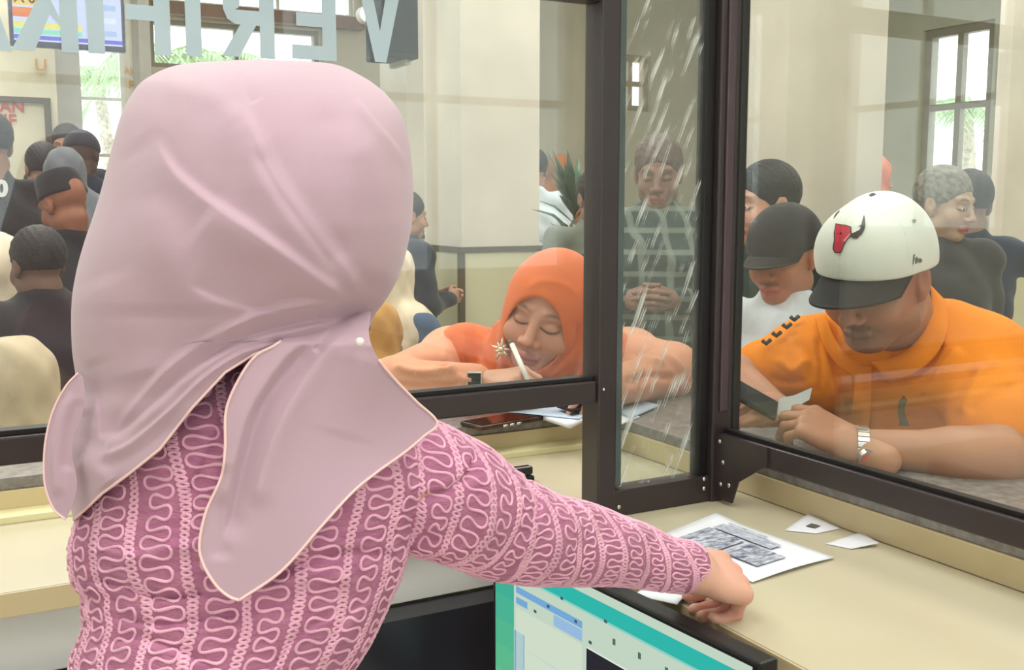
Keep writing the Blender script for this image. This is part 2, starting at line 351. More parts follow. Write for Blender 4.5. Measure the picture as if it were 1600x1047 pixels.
def hframe(w, to, back):
    """hand frame from wrist point, pointing direction and back-of-hand direction"""
    w = np.asarray(w, float); y = np.asarray(to, float)-w; y /= np.linalg.norm(y); z = np.asarray(back, float); z = z-y*(z@y); z /= np.linalg.norm(z); x = np.cross(y, z)
    M = np.eye(4); M[:3, 0] = x; M[:3, 1] = y; M[:3, 2] = z; M[:3, 3] = w; return M
# ================================================================== the setting
ZD, ZS, YG, XG = 0.88, 0.945, 1.44, 1.215      # desk top, stone top, plane of the front glass, plane of the right-hand glass
M_cream = mat('cream_wall_paint', (216, 211, 194), .55, .03, 2.0, bump=.03, bscale=30)
M_greyw = mat('grey_green_wall_paint', (190, 192, 174), .5, .03, 2.0)
M_pil = mat('cream_pillar_laminate', (214, 208, 194), .35, .03, 3.0)
M_wains = mat('pale_green_wainscot', (208, 205, 172), .3, .03, 2.0)
M_trimd = mat('dark_brown_trim', (84, 72, 52), .45, .05)
M_floor = mat('beige_floor_tile', (196, 186, 168), .25, .05, 3.0)
M_ceil = mat('white_ceiling', (225, 222, 212), .8, .02)
M_wood = mat('maple_laminate', (216, 199, 158), .32, .03, 3.0, stretch=(1, 6, 6), bump=.01, rgb2=(212, 194, 152))
M_woodtop = mat('pale_desk_laminate', (200, 193, 166), .30, .02, 2.5, rgb2=(194, 185, 156))
M_stone = mat('grey_stone_top', (150, 146, 142), .25, .06, 60, rgb2=(122, 116, 114))
M_frame = mat('dark_brown_metal_frame', (52, 43, 44), .35, .03, spec=.5)
M_framek = mat('black_rubber_seal', (22, 20, 21), .5, .03)
M_white = mat('white_laminate_panel', (226, 226, 222), .4, .02)
M_dark = mat('charcoal_gloss_panel', (38, 38, 44), .22, .05)
M_screw = mat('bright_steel_screw', (210, 208, 200), .25, .02, metal=.9)
X0, X1, Y0, Y1 = -3.4, 8.2, -2.4, 9.4
def struct(name, o): o['kind'] = 'structure'; return o
def sbox(name, lo, hi, m, bev=0.0): return struct(name, box_obj(name, lo, hi, m, bev=bev))
sbox('floor', (X0, Y0, -.1), (X1, Y1, 0), M_floor)
sbox('ceiling', (X0, Y0, CEIL), (X1, Y1, CEIL+.1), M_ceil)
def wall_with_holes(name, axis, pos, th, a0, a1, z0, z1, holes, m):
    """a wall as boxes round rectangular openings (a_lo, a_hi, z_lo, z_hi)"""
    mb = MB(); cuts = sorted({a0, a1, *[h[0] for h in holes], *[h[1] for h in holes]})
    def bx(al, ah, zl, zh):
        if ah-al < 1e-4 or zh-zl < 1e-4: return
        if axis == 'y': mb.box(np.array((al, pos, zl)), np.array((ah, pos+th, zh)))
        else: mb.box(np.array((pos, al, zl)), np.array((pos+th, ah, zh)))
    for al, ah in zip(cuts[:-1], cuts[1:]):
        hs = sorted([(h[2], h[3]) for h in holes if h[0] <= al+1e-6 and h[1] >= ah-1e-6]); z = z0
        for zl, zh in hs: bx(al, ah, z, zl); z = zh
        bx(al, ah, z, z1)
    return struct(name, mb.build(name, m))
# far wall: openings found from the photograph, on the plane y = 9
def rectY(x0, y0, x1, y1, Y): a = onY(x0, y1, Y); b = onY(x1, y0, Y); return (float(a[0]), float(b[0]), float(a[2]), float(b[2]))
YF = 9.0
w_low = rectY(236, 48, 500, 104, YF); w_up = rectY(190, -60, 552, 24, YF); w_slot = rectY(131, 66, 194, 330, YF); w_arch = rectY(962, 88, 1018, 172, YF)
w_sm = rectY(524, 62, 541, 86, YF)
wall_with_holes('wall_far', 'y', YF, .2, X0, X1, 0, CEIL, [w_low, (w_low[0]-.25, w_up[1], w_low[3]+.13, CEIL-.08), w_slot, w_arch], M_cream)
XR = 7.6
wr0 = onX(1434, 250, XR); wr1 = onX(1543, 250, XR)
zt = onX(1490, 40, XR)[2]
wall_with_holes('wall_right', 'x', XR, .2, Y0, YF, 0, CEIL, [(float(min(wr0[1], wr1[1])), float(max(wr0[1], wr1[1])), .9, float(zt))], M_greyw)
wall_with_holes('wall_left', 'x', X0, .2, Y0, YF, 0, CEIL, [(2.0, 3.3, 1.2, 2.9), (4.2, 5.5, 1.2, 2.9), (6.3, 7.6, 1.2, 2.9), (-1.2, .6, 1.5, 2.7)], M_cream)
BW = [(-2.9, -1.2, 1.0, 2.9), (-.8, .9, 1.0, 2.9), (1.5, 3.2, 1.0, 2.9)]
wall_with_holes('wall_back', 'y', Y0, .2, X0, X1, 0, CEIL, BW, M_cream)
M_wf = mat('grey_painted_window_frame', (150, 146, 132), .5, .03)
M_pane = glass_mat('clear_window_pane', (.97, .99, .98), .0, refl=.6)
def window_x(name, X, a0, a1, z0, z1, nx, nz, m=M_wf, bw=.05, th=.08):
    mb = MB(); mb.box(np.array((X, a0, z0)), np.array((X+th, a0+bw, z1))); mb.box(np.array((X, a1-bw, z0)), np.array((X+th, a1, z1)))
    mb.box(np.array((X, a0+bw, z0)), np.array((X+th, a1-bw, z0+bw))); mb.box(np.array((X, a0+bw, z1-bw)), np.array((X+th, a1-bw, z1)))
    w = struct(name, mb.build(name, m))
    for i in range(1, nx): c = a0+(a1-a0)*i/nx; box_obj('mullion', (X+.01, c-bw*.4, z0+bw), (X+th-.01, c+bw*.4, z1-bw), m, w)
    for j in range(1, nz): c = z0+(z1-z0)*j/nz; box_obj('transom', (X+.015, a0+bw, c-bw*.4), (X+th-.015, a1-bw, c+bw*.4), m, w)
    for i in range(nx):
        for j in range(nz):
            box_obj('pane', (X+th/2-.002, a0+(a1-a0)*i/nx+.01, z0+(z1-z0)*j/nz+.01), (X+th/2+.002, a0+(a1-a0)*(i+1)/nx-.01, z0+(z1-z0)*(j+1)/nz-.01), M_pane, w)
    return w
def window_y(name, Y, a0, a1, z0, z1, nx, nz, m=M_wf, bw=.05, th=.08):
    mb = MB(); mb.box(np.array((a0, Y, z0)), np.array((a0+bw, Y+th, z1))); mb.box(np.array((a1-bw, Y, z0)), np.array((a1, Y+th, z1)))
    mb.box(np.array((a0+bw, Y, z0)), np.array((a1-bw, Y+th, z0+bw))); mb.box(np.array((a0+bw, Y, z1-bw)), np.array((a1-bw, Y+th, z1)))
    w = struct(name, mb.build(name, m))
    for i in range(1, nx): c = a0+(a1-a0)*i/nx; box_obj('mullion', (c-bw*.4, Y+.01, z0+bw), (c+bw*.4, Y+th-.01, z1-bw), m, w)
    for j in range(1, nz): c = z0+(z1-z0)*j/nz; box_obj('transom', (a0+bw, Y+.015, c-bw*.4), (a1-bw, Y+th-.015, c+bw*.4), m, w)
    for i in range(nx):
        for j in range(nz):
            box_obj('pane', (a0+(a1-a0)*i/nx+.01, Y+th/2-.002, z0+(z1-z0)*j/nz+.01), (a0+(a1-a0)*(i+1)/nx-.01, Y+th/2+.002, z0+(z1-z0)*(j+1)/nz-.01), M_pane, w)
    return w
window_y('window_1', YF+.05, w_low[0], w_low[1], w_low[2], w_low[3], 2, 1, bw=.04)
window_y('window_2', YF+.05, w_low[0]-.25, w_up[1], w_low[3]+.13, CEIL-.08, 3, 1, m=M_white, bw=.03)
window_y('window_3', YF+.05, w_slot[0], w_slot[1], w_slot[2], w_slot[3], 1, 3, m=M_white, bw=.03)
window_y('window_4', YF+.05, w_arch[0], w_arch[1], w_arch[2], w_arch[3], 2, 2, m=mat('tan_window_frame', (176, 158, 134), .5, .03), bw=.06)
for k, (a, b, c, d) in enumerate(BW): window_y('window_%d' % (10+k), Y0+.06, a, b, c, d, 2, 2, m=M_white)
_a0, _a1 = float(min(wr0[1], wr1[1])), float(max(wr0[1], wr1[1]))
window_x('window_5', XR+.03, _a0, _a1, .9, float(zt), 2, 3, bw=.07)
for k, (a, b, c, d) in enumerate([(2.0, 3.3, 1.2, 2.9), (4.2, 5.5, 1.2, 2.9), (6.3, 7.6, 1.2, 2.9), (-1.2, .6, 1.5, 2.7)]):
    window_x('window_%d' % (6+k), X0+.06, a, b, c, d, 2, 2, m=M_white)
# brown beam between the far windows, white lower sill band
sbox('trim_1', (w_low[0]-.3, YF-.12, w_low[3]+.02), (w_up[1]+.05, YF, w_low[3]+.12), mat('reddish_brown_beam', (132, 96, 76), .55, .06))
sbox('trim_2', (X0+.2, YF-.03, 0), (X1-.8, YF, .12), M_trimd)
# grey column and dark framed board on the far left
g0 = onY(86, 300, 7.4); g1 = onY(132, 300, 7.4); sbox('wall_pier', (g0[0], 7.4, 0), (g1[0], 7.75, CEIL), mat('grey_pier_paint', (186, 184, 176), .6, .03))
g0 = onY(218, 90, 8.2); g1 = onY(236, 90, 8.2); sbox('wall_pier', (g0[0], 8.2, 0), (g1[0], 8.5, CEIL), MATS['grey_pier_paint'])
g0 = onY(193, 90, 8.6); g1 = onY(219, 90, 8.6); sbox('wall_pier', (g0[0], 8.6, 0), (g1[0], 8.8, CEIL), mat('cream_sign_pier', (214, 207, 184), .6, .03))
g0 = onY(-80, 300, 7.0); g1 = onY(80, 300, 7.0); sbox('wall_sign', (g0[0], 7.0, 0), (g1[0]+.06, 7.2, CEIL), mat('cream_sign_wall', (224, 217, 190), .6, .03))
ft = onY(40, 152, 6.98); fr_ = onY(86, 300, 6.98)
mb = MB(); mb.box(np.array((g0[0], 6.96, ft[2]-.03)), np.array((fr_[0], 7.0, ft[2]))); mb.box(np.array((fr_[0]-.035, 6.96, 0)), np.array((fr_[0], 7.0, ft[2]-.03)))
struct('trim_3', mb.build('trim_3', M_trimd))
# ------------------------------------------------------------------ pillars with a capped wainscot
def pillar(px, s, w, zw, wd=None):
    u = (px-800)/F_PX; d = FW+u*RT; d = d/np.linalg.norm(d[:2])*s; x, y = d[0], d[1]; wd = wd or w
    o = struct('pillar', box_obj('pillar', (x, y, zw), (x+w, y+wd, CEIL), M_pil)); o.name = 'pillar'
    e = .012
    box_obj('wainscot', (x-e, y-e, 0), (x+w+e, y+wd+e, zw), M_wains, o)
    c = .02; mb = MB(); mb.box(np.array((x-c, y-c, zw)), np.array((x+w+c, y+wd+c, zw+.03)), .004); mb.build('cap_trim', M_trimd, o)
    for (a, b) in ((x-c, y-c), (x+w+e-.012, y-c), (x-c, y+wd+e-.012)): box_obj('corner_trim', (a, b, 0), (a+.03, b+.03, zw), M_trimd, o)
    return o, x, y
pil1 = pillar(722, 5.44, .46, 1.15)
pil2 = pillar(1219, 3.73, .46, 1.12)
pil3 = pillar(640, 7.6, .5, 1.15)
pil4 = pillar(1556, 6.2, .8, 1.12, .08)
# grey wall behind between pillars, with a low rail line
# ------------------------------------------------------------------ signs, screens on the far side
M_goldt = mat('gold_lettering', (222, 160, 40), .4, .03); M_redt = mat('red_lettering', (206, 66, 44), .5, .03)
def lettering(name, s, px, py, Y, size, m, parent=None, bold=.004, w=1.0, mirror=False):
    o = onY(px, py, Y); return text_obj(name, s, size, m, o, (1, 0, 0), (0, 0, 1), parent, bold*size*3)
tag(lettering('wall_lettering', 'WAN', -30, 173, 6.99, .095, M_redt), 'red letters WAN inside the dark framed wall board', 'lettering')
tag(lettering('wall_lettering', 'TIF', -12, 196, 6.99, .10, M_redt), 'red letters TIF below the other red word on the wall', 'lettering')
tag(lettering('wall_lettering', 'U', 54, 110, 6.99, .10, M_goldt), 'single gold letter U high on the cream wall', 'lettering')
tag(lettering('wall_lettering', 'AJA', 194, 114, 8.59, .062, M_goldt), 'gold letters AJA on the narrow cream pier', 'lettering')
tag(lettering('wall_lettering', 'P', 201, 138, 8.59, .085, M_goldt), 'gold letter P under the letters on the narrow pier', 'lettering')
# wall-hung information screens (top left)
def tv(x0, y0, x1, y1, Y, label):
    a = onY(x0, y1, Y); b = onY(x1, y0, Y); c = (a+b)/2; e = empty('television', (c[0], Y, a[2]), label, 'screen'); bs = e.location
    box_obj('casing', (a[0]-.02, Y, a[2]-.03), (b[0]+.02, Y+.06, b[2]+.02), mat('blue_black_casing', (28, 24, 70), .3, .02), e, bs, .006)
    box_obj('display', (a[0], Y-.006, a[2]), (b[0], Y, b[2]), emis('pale_screen_light', (205, 214, 245), 1.1), e, bs)
    return e, a, b, bs
e, a, b, bs = tv(22, -45, 186, 62, 6.6, 'wide wall screen with orange queue numbers at left and pale blue rows at right')
h = b[2]-a[2]; w = b[0]-a[0]
rows = [(.02, .07, (110, 106, 225)), (.09, .15, (150, 230, 200)), (.17, .24, (240, 235, 120)), (.30, .42, (238, 130, 50)), (.45, .56, (240, 210, 90)), (.60, .72, (240, 120, 60)), (.78, .9, (225, 215, 110))]
for k, (f0, f1, c) in enumerate(rows): box_obj('screen_row', (a[0], 6.588, a[2]+h*f0), (a[0]+w*((.62 if k else 1) if k < 3 else .30), 6.594, a[2]+h*f1), emis('row_%d%d%d' % c, c, 1.0), e, bs)
for k, z in enumerate((.48, .74)): text_obj('screen_text', 'A 00%d' % (4-k), .075, emis('dark_red_print', (120, 30, 20), .8), (a[0]+.01, 6.586, a[2]+h*z), (1, 0, 0), (0, 0, 1), e, .002)
for k in range(5): box_obj('screen_row', (a[0]+w*.68, 6.588, a[2]+h*(.12+.17*k)), (b[0]-.03, 6.594, a[2]+h*(.19+.17*k)), emis('pale_row_%d' % (k % 2), ((176, 196, 240), (225, 232, 250))[k % 2], 1.05), e, bs)
# tall dark loudspeaker by the near pillar, round downlight
a = onY(618, 90, 6.2); b = onY(653, -40, 6.2); e = empty('loudspeaker', (a[0]+.1, 6.2, a[2]), 'tall dark blue-black loudspeaker hung high beside the pillar', 'loudspeaker')
box_obj('cabinet', (a[0]-.08, 6.2, a[2]), (b[0], 6.5, b[2]), mat('blue_black_cabinet', (24, 29, 42), .6, .05), e, e.location, .01)
box_obj('grille', (a[0]-.06, 6.19, a[2]+.04), (b[0]-.02, 6.2, b[2]-.02), mat('dark_grille', (18, 21, 30), .8, .1, 200), e, e.location)
box_obj('bracket', (a[0]+.08, 6.24, a[2]-.03), (b[0]-.04, 6.5, a[2]), M_greyw, e, e.location)
c = onY(576, 21, 7.2); e = empty('lamp', c, 'small glowing oval lamp left of the dark loudspeaker', 'lamp')
mb = MB(); mb.tube([c+np.array((0, .10, 0)), c+np.array((0, .02, 0))], .06, 20); mb.build('housing', M_white, e, c)
F = Field(c-.07, c+.07, .007); F.ell(c, (.045, .03, .028)); V, Q = F.mesh(); mesh_obj('bulb', V, Q, emis('lamp_glow', (255, 255, 250), 5), e, c)
mb = MB(); mb.tube([c+np.array((0, .10, 0)), c+np.array((0, .10, .2)), (c[0], c[1]+.1, CEIL)], .008, 6); mb.build('rod', M_greyw, e, c)
# ceiling light fittings the area lights sit in
for i, (l, s, p) in enumerate(LIGHTS):
    e = empty('ceiling_light', (l[0], l[1], CEIL-.1), ['square ceiling light above the desk corner', 'square ceiling light behind the photographer', 'square ceiling light beyond the front glass', 'square ceiling light over the right counter', 'square ceiling light in the middle of the hall', 'square ceiling light near the far wall', 'square ceiling light near the right-hand wall'][i], 'ceiling light')
    mb = MB()
    for dx, dy, sx, sy_ in ((-.82, 0, .02, .84), (.82, 0, .02, .84), (0, -.82, .8, .02), (0, .82, .8, .02)): mb.box(np.array((l[0]+dx-sx, l[1]+dy-sy_, CEIL-.10)), np.array((l[0]+dx+sx, l[1]+dy+sy_, CEIL)))
    mb.build('frame', M_white, e, e.location)
# ------------------------------------------------------------------ palms outside the far windows
M_frond = mat('palm_green', (176, 196, 160), .7, .12); M_trunk = mat('palm_trunk_bark', (178, 168, 154), .9, .15, 20)
def palm(x, y, h, label, nf=11, L=1.0):
    e = empty('palm_tree', (x, y, 0), label, 'tree', 'palms outside the far window'); MB().tube([(x+.1*math.sin(k*.7), y, h*k/6) for k in range(7)], np.linspace(.13, .08, 7), 8).build('trunk', M_trunk, e, e.location)
    for k in range(nf):
        a = 2*math.pi*k/nf+.3; up = random.uniform(.1, .6); mb = MB(); sp_ = []
        for t in np.linspace(0, 1, 9): sp_.append(np.array((x+math.cos(a)*L*t, y+math.sin(a)*L*t, h+L*(up*t-.9*t*t))))
        mb.tube(sp_, np.linspace(.02, .006, 9), 4)
        for t in np.linspace(.08, .98, 18):
            i = min(7, int(t*8)); p = sp_[i]+(sp_[i+1]-sp_[i])*(t*8-i); sd = np.array((-math.sin(a), math.cos(a), 0)); fw = np.array((math.cos(a), math.sin(a), -.3))
            for s in (-1, 1):
                q = p+sd*s*.42*L*.6*(1-.5*t)+fw*.12+np.array((0, 0, -.22*random.random()-.05)); w = fw*.025
                mb.add([p-w, p+w, q, q-np.array((0, 0, .01))], [(0, 1, 2), (0, 2, 3)])
        mb.build('frond', M_frond, e, e.location)
c = onY(262, 84, 12.5); palm(c[0], 12.5, c[2], 'palm crown seen left in the high far window')
c = onY(352, 90, 15.0); palm(c[0], 15.0, c[2], 'palm crown seen in the middle of the high far window')
c = onY(160, 110, 17.5); palm(c[0], 17.5, c[2], 'palm standing outside the narrow bright window')
c = onY(455, 96, 18); palm(c[0], 18, c[2]-.1, 'distant palm seen right in the high far window')
c = onX(1470, 250, 11); palm(11.5, c[1], 2.6, 'palm outside the right-hand tall window')
# ================================================================== the counter
e = empty('stone_countertop', (.9, 2.1, ZS-.022), 'grey polished stone customer counter ledge turning a corner', 'countertop')
XS, YS = 1.262, 1.915
mb = MB(); mb.box(np.array((-1.6, YS+.004, ZS-.022)), np.array((XS, YS+.34, ZS)), .003); mb.build('front_slab', M_stone, e, e.location)
mb = MB(); mb.box(np.array((XS+.004, -.6, ZS-.022)), np.array((XS+.36, YS+.34, ZS)), .003); mb.build('side_slab', M_stone, e, e.location)
c = empty('service_counter', (1.3, 1.9, 0), 'L-shaped maple service counter with pale desk top and white front', 'counter')
L0 = c.location
def cb(name, lo, hi, m, bev=.0015): return MB().box(np.array(lo, float), np.array(hi, float), bev).build(name, m, c, L0)
cb('front_upstand', (-1.6, YS, ZD), (XS, YS+.05, ZS-.022), M_wood)
cb('side_upstand', (XS, -.6, ZD), (XS+.05, YS+.05, ZS-.022), M_wood)
cb('foot_strip', (-1.6, YS-.05, ZD), (XS, YS, ZD+.012), mat('pale_yellow_strip', (232, 224, 178), .35, .02))
cb('front_desktop', (-1.6, 1.53, ZD-.034), (.836, YS, ZD), M_woodtop)
cb('side_desktop', (.836, -.6, ZD-.034), (XS, YS, ZD), M_woodtop)
cb('edge_band', (-1.6, 1.527, ZD-.035), (.834, 1.53, ZD-.001), M_wood)
cb('edge_band', (.833, -.6, ZD-.035), (.836, 1.527, ZD-.001), M_wood)
cb('apron', (-1.6, 1.56, .745), (.86, 1.58, ZD-.034), M_white)
cb('cabinet_front', (-1.6, 1.50, .06), (.86, 1.56, .742), M_dark)
cb('side_panel', (.87, -.6, 0), (.89, 1.5, ZD-.034), mat('brown_side_panel', (150, 128, 96), .4, .04))
cb('customer_panel', (-1.6, YS+.24, 0), (XS+.27, YS+.27, ZS-.022), M_wains)
cb('customer_panel', (XS+.27, -.6, 0), (XS+.30, YS+.27, ZS-.022), M_wains)
# ------------------------------------------------------------------ black framed glass screen
gs = empty('glass_screen', (1.0, YG, ZD), 'dark framed glass security screen standing on the desk', 'glass partition'); GB = gs.location
xm0 = float(onY(912, 600, YG-.045)[0]); xm = float(onY(935, 640, YG)[0])
def gb(name, lo, hi, m=M_frame, bev=.003, par=gs): return MB().box(np.array(lo, float), np.array(hi, float), bev).build(name, m, par, GB if par is gs else None)
ZT = 1.713
PX0 = float(onY(935, 640, YG-.025)[0])
post = gb('post', (PX0, YG-.025, ZD), (PX0+.036, YG+.025, 2.3))
gb('pane_side_strip', (PX0+.036, YG-.012, ZD+.05), (PX0+.056, YG+.012, 2.3), mat('grey_green_strip', (80, 92, 90), .4, .1))  # narrow grey-green strip between the post and the streaked pane
gb('front_rail', (-1.6, YG-.02, 1.078), (PX0, YG+.02, 1.114))
gb('front_rail_lip', (-1.6, YG-.012, 1.114), (PX0, YG+.012, 1.121), M_framek, .001)
gb('top_rail', (-1.6, YG-.02, ZT), (PX0, YG+.02, ZT+.04))
XC = float(onY(1110, 700, YG-.02)[0])
gb('side_pane_rail', (PX0+.036, YG-.02, ZD), (XC+.002, YG+.02, ZD+.046))
gb('corner_post', (XC, YG-.025, ZD), (XC+.042, YG+.02, 2.3))
gb('corner_seal', (XC-.020, YG-.012, ZD+.046), (XC, YG+.012, 2.3), M_framek, .002)
gb('corner_ridge', (XC+.012, YG-.029, ZD+.16), (XC+.030, YG-.025, 2.3), mat('purple_brown_metal', (78, 64, 70), .3, .03))
gb('side_post', (XC+.042, YG-.028, .99), (XC+.058, YG+.012, 2.3), M_framek)
XG = XC+.030
gb('right_rail', (XG-.018, -.6, .966), (XG+.018, YG-.028, 1.003))
gb('right_rail_lip', (XG-.008, -.6, 1.003), (XG+.008, YG-.03, 1.010), M_framek, .001)
# triangular gusset with screws, and the folded foot bracket
tri = [(0, 0), (.0, .115), (-.13, .115), (-.13, .085), (-.06, .04), (-.045, 0)]
mb = MB(); mb.prism([(-p[0], p[1]) for p in tri][::-1], (XG-.022, YG-.024, .888+.0), (0, -1, 0), (0, 0, 1), (1, 0, 0), .004); gus = mb.build('gusset_plate', M_frame, gs, GB)
def screw(p, n, r=.0045):
    n = np.array(n, float); F = Field(np.array(p)-.01, np.array(p)+.01, .0016); F.ell(p, np.abs(n)*.002+(1-np.abs(n))*r, None, 0); V, Q = F.mesh(); return mesh_obj('screw', V, Q, M_screw, gs, GB)
for y_, z_ in ((YG-.035, .990), (YG-.040, .915), (YG-.062, .918), (YG-.045, .955)): screw((XG-.0225, y_, z_), (1, 0, 0))
for x_, z_ in ((XC-.012, .905), (XC-.012, .922), (PX0+.046, .897)): screw((x_, YG-.0205, z_), (0, 1, 0))
screw((PX0+.010, YG-.0255, 1.10), (0, 1, 0), .003)
G1 = glass_mat('front_glass', (.95, .965, .945), .014, refl=.8)
G2 = glass_mat('streaked_glass', (.86, .89, .86), .05, .62, refl=1.0)
G3 = glass_mat('right_glass', (.94, .955, .93), .012, refl=1.0)
gb('front_pane', (-1.6, YG-.003, 1.10), (PX0+.01, YG+.003, ZT+.01), G1, 0)
gb('upper_pane', (-1.6, YG-.003, ZT+.03), (PX0+.01, YG+.003, 2.3), G1, 0)
gb('side_pane', (PX0+.03, YG-.003, ZD+.03), (XC+.005, YG+.003, 2.3), G2, 0)
gb('right_pane', (XG-.003, -.6, .99), (XG+.003, YG-.01, 2.3), G3, 0)
# frosted lettering, read from the customers' side: V E R I F I K A (reversed from here)
M_letter = mat('pale_blue_grey_vinyl', (176, 194, 200), .6, .02)
def zpx(px, py): q = onY(px, py, YG-.004); return float(q[0]), float(q[2])
xb, zb = zpx(590, 97); HL = .105
glyph = {  # strokes in unit height, x to the reader's right; each polygon convex
 'V': (.62, [[(0, 1), (.20, 1), (.39, 0), (.23, 0)], [(.62, 1), (.44, 1), (.23, 0), (.39, 0)]]),
 'E': (.60, [[(0, 0), (.19, 0), (.19, 1), (0, 1)], [(.19, 0), (.60, 0), (.60, .18), (.19, .18)], [(.19, .42), (.54, .42), (.54, .59), (.19, .59)], [(.19, .82), (.60, .82), (.60, 1), (.19, 1)]]),
 'F': (.56, [[(0, 0), (.19, 0), (.19, 1), (0, 1)], [(.19, .40), (.52, .40), (.52, .58), (.19, .58)], [(.19, .82), (.56, .82), (.56, 1), (.19, 1)]]),
 'I': (.19, [[(0, 0), (.19, 0), (.19, 1), (0, 1)]]),
 'K': (.72, [[(0, 0), (.19, 0), (.19, 1), (0, 1)], [(.19, .38), (.46, 1), (.70, 1), (.36, .50), (.19, .30)], [(.26, .52), (.40, .64), (.72, 0), (.48, 0)]]),
 'A': (.72, [[(0, 0), (.20, 0), (.44, 1), (.28, 1)], [(.52, 0), (.72, 0), (.44, 1), (.28, 1)], [(.2, .2), (.52, .2), (.48, .36), (.24, .36)]]),
 'R': (.66, [[(0, 0), (.19, 0), (.19, 1), (0, 1)], [(.19, .82), (.50, .82), (.50, 1), (.19, 1)], [(.50, 1), (.50, .82), (.44, .78), (.44, .62), (.50, .58), (.50, .40), (.60, .46), (.65, .58), (.65, .82), (.60, .94)], [(.19, .40), (.50, .40), (.50, .58), (.19, .58)], [(.24, .40), (.44, .40), (.68, 0), (.46, 0)]])}
lt = empty('glass_lettering', (xb, YG-.0045, zb), 'pale blue-grey reversed lettering VERIFIKA across the top of the front glass', 'lettering')
starts = {0: 628, 1: 526, 2: 430, 3: 316, 4: 268, 5: 165, 6: 124, 7: 20}     # the reader's left edge of each letter, at its foot
for i, chh in enumerate('VERIFIKA'):
    x_, _ = zpx(starts[i], 90); w_, polys = glyph[chh]; mb = MB()
    for pl in polys: mb.prism([(-p[0]*HL, p[1]*HL) for p in pl][::-1], (x_, YG-.0034-.00025*polys.index(pl), zb-.017*(starts[0]-starts[i])/608), (1, 0, 0), (0, 0, 1), (0, -1, 0), .0008)
    mb.build('letter', M_letter, lt, lt.location)
# ================================================================== woman in the pink headscarf (seen from behind)
SKIN = mat('skin', (255, 255, 255), .48, .02, 40, bump=.03, bscale=500, attr=True, sss=.08, spec=.35)
def ip(y, tab, col):
    """smooth monotone curve through the table"""
    t = np.array(tab, float); x, v = t[:, 0], t[:, col]; h = np.diff(x); d = np.diff(v)/h; m = np.zeros(len(x)); m[1:-1] = np.where(d[:-1]*d[1:] > 0, 2*d[:-1]*d[1:]/(d[:-1]+d[1:]+1e-12), 0)
    m[0], m[-1] = d[0], d[-1]; i = np.clip(np.searchsorted(x, y, 'right')-1, 0, len(x)-2); s = (np.asarray(y)-x[i])/h[i]
    return v[i]*(1+2*s)*(1-s)**2+m[i]*h[i]*s*(1-s)**2+v[i+1]*s*s*(3-2*s)+m[i+1]*h[i]*s*s*(s-1)
def loft(rows_y, tab, th, pw=1.0, ex=None):
    """rings through a table (y, x_left, x_right, centre distance, half depth); returns vertex grid and picture coordinates"""
    Y = rows_y[:, None]; xl, xr, sc, R = [ip(rows_y, tab, k)[:, None] for k in (1, 2, 3, 4)]
    xm = (xl+xr)/2; w = (xr-xl)/2; th = np.broadcast_to(th, (len(rows_y), th.shape[-1])) if th.ndim == 1 else th
    X = xm+w*np.cos(th); q = np.abs(np.sin(th))**pw*np.sign(np.sin(th)); S = sc-R*q
    return X, np.broadcast_to(Y, X.shape).copy(), S, np.sin(th)
WB = onZ(380, 1047, 0.9)*0; WB = np.array(P(380, 900, .9)); WB[2] = 0.0
# --- the body: one continuous surface (head, neck, torso, both arms, hands)
sh_R, el_R, wr_R = P(628, 752, .90), P(835, 838, 1.06), P(1074, 887, 1.285)
sh_L = P(210, 740, .95); el_L = P(230, 960, 1.06); wr_L = P(330, 1060, 1.16)
lo = np.array([-.75, .35, .60]); hi = np.array([.85, 1.5, 1.75])
F = Field(lo, hi, .007)
hc = P(395, 330, .88); nk = P(430, 560, .88)
F.ell(hc, (.078, .09, .105), None, .01); F.cap(P(425, 470, .88), P(400, 680, .90), .052, .06, .03)
F.cap(P(250, 760, .90), P(600, 750, .90), .055, .055, .03)
for (x, y, r) in ((380, 800, .10), (370, 900, .105), (350, 1020, .10), (350, 1120, .10)): F.ell(P(x, y, .93), (.10, r*.75, .12), None, .02)
F.cap(sh_R, el_R, .042, .036, .03); F.cap(el_R, wr_R, .034, .024, .012)
F.cap(sh_L, el_L, .042, .036, .03); F.cap(el_L, wr_L, .034, .024, .012)
V, Q = F.mesh()
col = np.tile(np.array(lin((214, 164, 140))), (len(V), 1))
HM = hframe(wr_R, P(1162, 907, 1.355), UP*.8-FW*.6+RT*.0)
Fh = Field(P(1110, 900, 1.30)-.11, P(1110, 900, 1.30)+.13, .0022)
Fh.cap(P(1052, 880, 1.26), wr_R, .030, .027, .004)
hand_sdf(Fh, HM, side=-1, curl=(.95, 1.0, 1.05, 1.1), thumb=(.05, .5), sc=1.08)
Vh, Qh = Fh.mesh(); nh = vnormals(Vh, Qh)
ch = np.tile(np.array(lin((226, 176, 154))), (len(Vh), 1))
q_ = TI(HM, Vh); kn = np.exp(-((q_[:, 1]-.095)/.014)**2)*.5+np.clip((q_[:, 1]-.10)/.03, 0, 1)*.55
ch = ch*(1-kn[:, None])+np.array(lin((222, 150, 134)))*kn[:, None]
body = mesh_obj('person', np.vstack([V, Vh]), np.vstack([Q, Qh+len(V)]), SKIN, base=WB, colors=np.vstack([col, ch]))
tag(body, 'woman in pink headscarf and pink lace blouse seen from behind, reaching across the desk', 'person')
